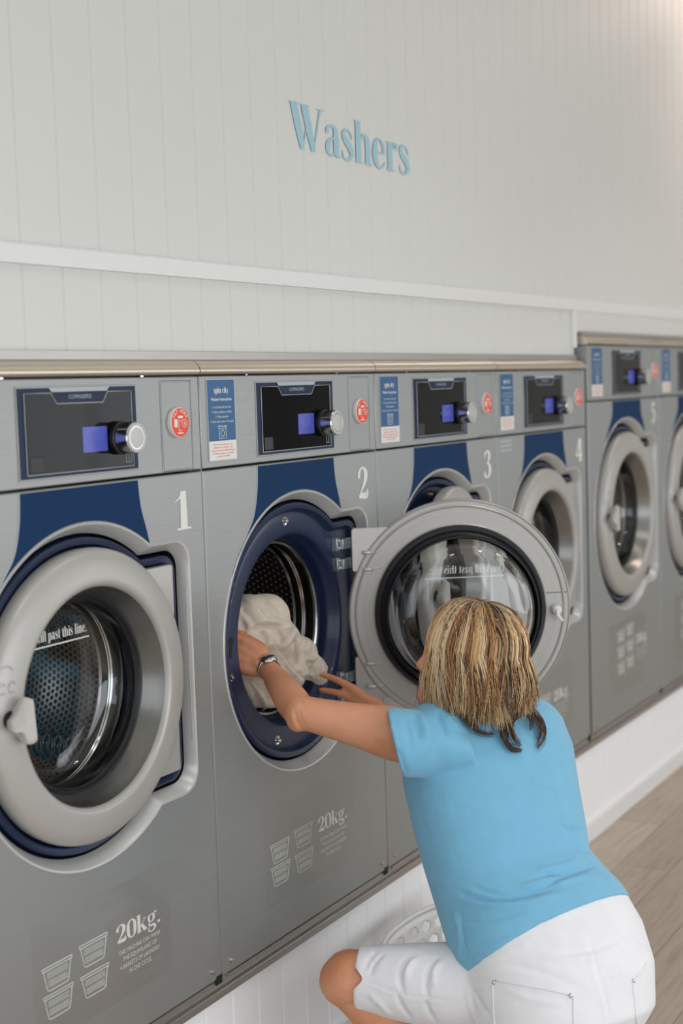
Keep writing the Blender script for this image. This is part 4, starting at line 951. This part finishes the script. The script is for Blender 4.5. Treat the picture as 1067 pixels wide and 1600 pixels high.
# --- hair: strands laid over the skull from the parting, then hanging
rng = random.Random(7); mb = MB(); tones = []
BL = [(214, 184, 138), (226, 200, 160), (204, 160, 106), (190, 140, 86), (150, 104, 64), (108, 76, 50), (212, 176, 126), (234, 212, 176)]
DK = [(58, 42, 34), (74, 54, 42), (44, 32, 28)]
def strand(pts, r, colr, dark_root, flat=.45):
    n0 = len(mb.v); m = len(pts); mb.tube(pts, [r * (1 - .75 * (i / (m - 1)) ** 3) for i in range(m)], 4, cap=False)
    for i in range(m):
        k = i / (m - 1); f_ = dark_root * max(0, 1 - k * 3.2)
        c = [lin(a) * (1 - f_) + lin(b_) * f_ for a, b_ in zip(colr, (66, 48, 38))]
        tones.extend([c] * 4)
def scalp(phi, th, lift):
    """phi: around the vertical, 0 = forward; th: from the crown"""
    ra, rb, rc = .094 + lift, .112 + lift, .112 + lift
    return H(ra * math.sin(th) * math.sin(phi), rb * math.sin(th) * math.cos(phi) - .010, .032 + rc * math.cos(th))
GRAV = Vector((0, 0, -1))
clumps = {}
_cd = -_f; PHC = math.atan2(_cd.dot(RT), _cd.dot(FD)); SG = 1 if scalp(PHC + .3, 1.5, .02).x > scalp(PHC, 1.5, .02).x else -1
def adiff(a, b): return (a - b + math.pi) % (2 * math.pi) - math.pi
for i in range(10500):
    phi = rng.uniform(-math.pi, math.pi)
    if abs(phi) < .5: phi = math.copysign(rng.uniform(.5, 1.3), phi)
    lift = rng.uniform(.002, .030) ; lay = lift / .030
    ck = (int((phi + math.pi) * 11), int(lay * 4)); cl = clumps.setdefault(ck, (rng.gauss(0, .05), rng.random(), rng.gauss(0, .012), rng.uniform(.8, 1.1)))
    ph0 = phi * .85 + rng.gauss(0, .15); th0 = rng.uniform(.02, .55)
    pts = []; thm = 1.62 + rng.uniform(-.1, .1)
    for k in range(9):
        t = k / 8; ph = ph0 + (phi + cl[0] - ph0) * min(1, t * 1.5); pts.append(scalp(ph, th0 + (thm - th0) * t, .012 + (lift * .9 + .006) * min(1, t * 2 + .3)))
    # hang
    back = (1 - math.cos(phi)) / 2
    p = pts[-1].copy(); out = (p - hc); out.z = 0; out.normalize()
    end_z = hc.z - (.112 + .022 * math.exp(-(adiff(phi, PHC - .1) / .35) ** 2) + .012 * math.exp(-(adiff(phi, PHC - 1.0) / .5) ** 2)) + rng.gauss(0, .011) - cl[2] * 1.3; steps = 9; dz_ = (p.z - end_z) / steps
    sway = rng.gauss(0, .002) + cl[2] * .18; flare = .0014 + .0040 * back * lay + rng.gauss(0, .0012); ph_w = rng.uniform(0, 6.28)
    tang = Vector((-out.y, out.x, 0))
    for k in range(1, steps + 1):
        t = k / steps
        p = p + GRAV * dz_ + out * flare * (1 - t * .9) + tang * (sway + .0018 * math.sin(t * 5 + cl[1] * 6)) - out * (.004 * max(0, t - .6))
        pts.append(p.copy())
    under = lay < .15 
    if under: c = rng.choice(DK) if rng.random() < .6 else (110, 80, 56)
    else:
        q = (cl[1] * 3.0 + rng.random() * .3) % 1.0; c = BL[int(q * len(BL)) % len(BL)]
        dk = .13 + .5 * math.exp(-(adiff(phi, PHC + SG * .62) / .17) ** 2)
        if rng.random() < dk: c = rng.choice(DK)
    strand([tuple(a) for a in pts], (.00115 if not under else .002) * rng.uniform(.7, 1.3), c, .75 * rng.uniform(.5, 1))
# dark curls of the nape lying on the shirt
Z4 = lambda x, y: (600 + x / 3.557, 900 + y / 3.557)
curls = [[(425, 760), (440, 810), (480, 855), (540, 885), (605, 886)], [(640, 700), (630, 780), (632, 850), (655, 930), (700, 972), (757, 972)], [(665, 700), (660, 780), (672, 860), (665, 920), (700, 960), (750, 965)],
         [(740, 740), (750, 780), (705, 815), (690, 860), (715, 920), (752, 950)], [(720, 715), (780, 745), (840, 800), (870, 870), (868, 925), (840, 962)], [(700, 720), (740, 740), (785, 790), (802, 830), (800, 864)],
         [(600, 740), (560, 770), (555, 815), (562, 830)], [(750, 740), (690, 770), (600, 790), (570, 800)], [(790, 750), (840, 830), (850, 890), (842, 920)], [(520, 760), (560, 800), (610, 825)], [(450, 770), (470, 830), (520, 866)]]
for cv in curls:
    for j in range(16):
        ox, oy = rng.gauss(0, 13), rng.gauss(0, 9); q = catmull([(a + ox * (1 - i / len(cv)), b + oy) for i, (a, b) in enumerate(cv)], 6); pts = []
        lf = rng.uniform(.003, .009)
        for i, (a, b) in enumerate(q):
            h = on(bs, *Z4(a, b), lf + .008 * math.sin(3.1 * i / len(q)))
            if h is not None: pts.append(m2l(h))
        ok = [pts[0]] if pts else []
        for a in pts[1:]:
            if (Vector(a) - Vector(ok[-1])).length < .06: ok.append(a)
        if len(ok) > 4: strand(ok, .0013, rng.choice(DK + [(92, 62, 44), (120, 80, 52)]), 0)
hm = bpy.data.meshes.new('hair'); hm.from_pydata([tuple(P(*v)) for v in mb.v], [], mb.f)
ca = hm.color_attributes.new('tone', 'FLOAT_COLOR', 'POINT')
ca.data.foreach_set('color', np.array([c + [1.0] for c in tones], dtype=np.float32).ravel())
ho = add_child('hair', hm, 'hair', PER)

# --- laundry
mb = MB()
for px, py, Y, r, sc in [(385, 975, .16, .105, (1, 1, .9)), (412, 968, .13, .085, (1, 1, 1)), (430, 1000, .09, .085, (1, 1, .8)), (462, 1022, .055, .072, (1, .9, .8)), (486, 1044, .02, .052, (1, .8, .8)), (500, 1062, -.008, .030, (1, .8, .8)),
                        (455, 1052, .03, .058, (1.1, .8, .7)), (390, 1050, .14, .11, (1, 1, 1)), (415, 1082, .10, .062, (1, 1, .8)), (380, 1010, .18, .12, (1, 1, 1)), (440, 1070, .06, .05, (1, 1, 1))]:
    ball(mb, at_y(px, py, Y), r, 24, sc)
cl = fuse(mb, .0042, 14, .6)
def crumple(co, n):
    p = co * 4.0; w = noise.noise_vector(p * .8) * .6; d = 0
    for s_, a in ((1.0, .013), (2.2, .004), (4.5, .001)):
        q = Vector((p.x * .7 + p.z * 1.0, p.y * .8, p.z * .9 - p.x * .9)) * s_ + w * s_
        v = abs(noise.noise(q)); d += a * (1 - min(1, v * 2.6)) - a * .3
    return co + n * d
rough_up(cl, crumple)
Z8 = lambda x, y: (340 + x / 4.445, 820 + y / 4.445)
bc_ = bvh_of(cl); F = []
for l, w, h in [([(190, 770), (260, 715), (350, 700), (500, 712)], .005, -.012), ([(200, 745), (270, 690), (360, 672), (490, 685)], .008, .007), ([(185, 820), (240, 870), (330, 885), (400, 850)], .006, -.012), ([(200, 790), (260, 830), (330, 840), (390, 810)], .008, .006),
                ([(430, 870), (500, 790), (540, 715)], .008, .008), ([(545, 780), (555, 870), (530, 960)], .005, -.012), ([(590, 740), (620, 820), (610, 900)], .009, .007), ([(400, 880), (480, 970), (590, 1075), (700, 1125)], .006, .008), ([(440, 900), (520, 1000), (600, 1062), (700, 1090)], .004, -.009),
                ([(620, 950), (665, 1000), (650, 1060)], .005, -.012), ([(660, 900), (710, 960), (740, 1040)], .007, .007), ([(150, 560), (230, 640), (290, 740)], .006, -.007), ([(190, 520), (270, 600), (340, 680)], .009, .006), ([(300, 500), (370, 570), (440, 650)], .007, -.006), ([(150, 650), (185, 720), (180, 790)], .006, -.008),
                ([(200, 1080), (260, 1160), (300, 1260)], .005, -.010), ([(240, 1070), (330, 1150), (400, 1240)], .006, -.010), ([(225, 1090), (290, 1170), (345, 1260)], .006, .007), ([(170, 1060), (230, 1060), (300, 1045)], .005, -.008), ([(300, 740), (330, 790), (320, 850)], .005, -.006), ([(380, 720), (430, 760), (440, 820)], .005, -.006)]:
    F.append(([Z8(*p) for p in l], w, h * 1.45))
folds(cl, bc_, F)
bm = bmesh.new(); bm.from_mesh(cl)
for _ in range(1): bmesh.ops.smooth_vert(bm, verts=bm.verts, factor=.5, use_axis_x=True, use_axis_y=True, use_axis_z=True)
bm.to_mesh(cl); bm.free()
cc = at_y(430, 1020, .08)
sheet = thing('bed_sheet', 'crumpled beige bed sheet bulging out of the open drum under the hands', 'laundry', (cc.x, cc.y, cc.z))
so_ = add_child('fabric', cl, 'linen', sheet)

# --- laundry basket on the floor behind the knee
bx_, by_ = .91, -.335
bas = thing('laundry_basket', 'white plastic laundry basket with round holes on the floor beside the plinth', 'laundry basket', (bx_, by_, -1.93))
def basket_loop(k, h, off=0): return [(bx_ + (.33 * k + off) * math.copysign(abs(math.cos(a)) ** .85, math.cos(a)), by_ + (.235 * k + off) * math.copysign(abs(math.sin(a)) ** .85, math.sin(a)), -1.93 + h) for a in [2 * math.pi * i / 168 for i in range(168)]]
HB = .345
rows = [0, .01] + [.03 + i * (HB - .06) / 48 for i in range(49)] + [HB - .012]
bm = bmesh.new(); hb = []
for h in rows: hb.append([bm.verts.new(tuple(P(*q))) for q in basket_loop(.78 + .22 * (h / HB), h)])
for i in range(len(rows) - 1):
    for k_ in range(168):
        h = (rows[i] + rows[i + 1]) / 2; u_ = (k_ + .5) / 168 * 28; rw = (h - .05) / .0535; ri = int(rw)
        inside = False
        for r_ in (ri - 1, ri, ri + 1):
            if 0 <= r_ < 5:
                du = ((u_ + (.5 if r_ % 2 else 0)) % 1.0 - .5) * .0625; dv = h - (.05 + (r_ + .5) * .0535)
                if du * du + dv * dv < .0195 ** 2: inside = True
        if inside: continue
        l_ = (k_ + 1) % 168; bm.faces.new((hb[i][k_], hb[i][l_], hb[i + 1][l_], hb[i + 1][k_]))
bm.faces.new(list(reversed(hb[0])))
bme = bpy.data.meshes.new('basket_wall'); bm.to_mesh(bme); bm.free()
bw = add_child('basket_wall', bme, 'white_plastic', bas); sl_ = bw.modifiers.new('s', 'SOLIDIFY'); sl_.thickness = .0025
rim = MB(); L = [basket_loop(1.0, HB - .014, .004), basket_loop(1.0, HB - .002, .011), basket_loop(1.0, HB + .004, .008), basket_loop(1.0, HB + .004, .0), basket_loop(1.0, HB - .004, -.003)]
rim.loops(L, closed=True); add_child('rim', mesh_of(rim), 'white_plastic', bas)

bpy.data.objects.remove(_co)
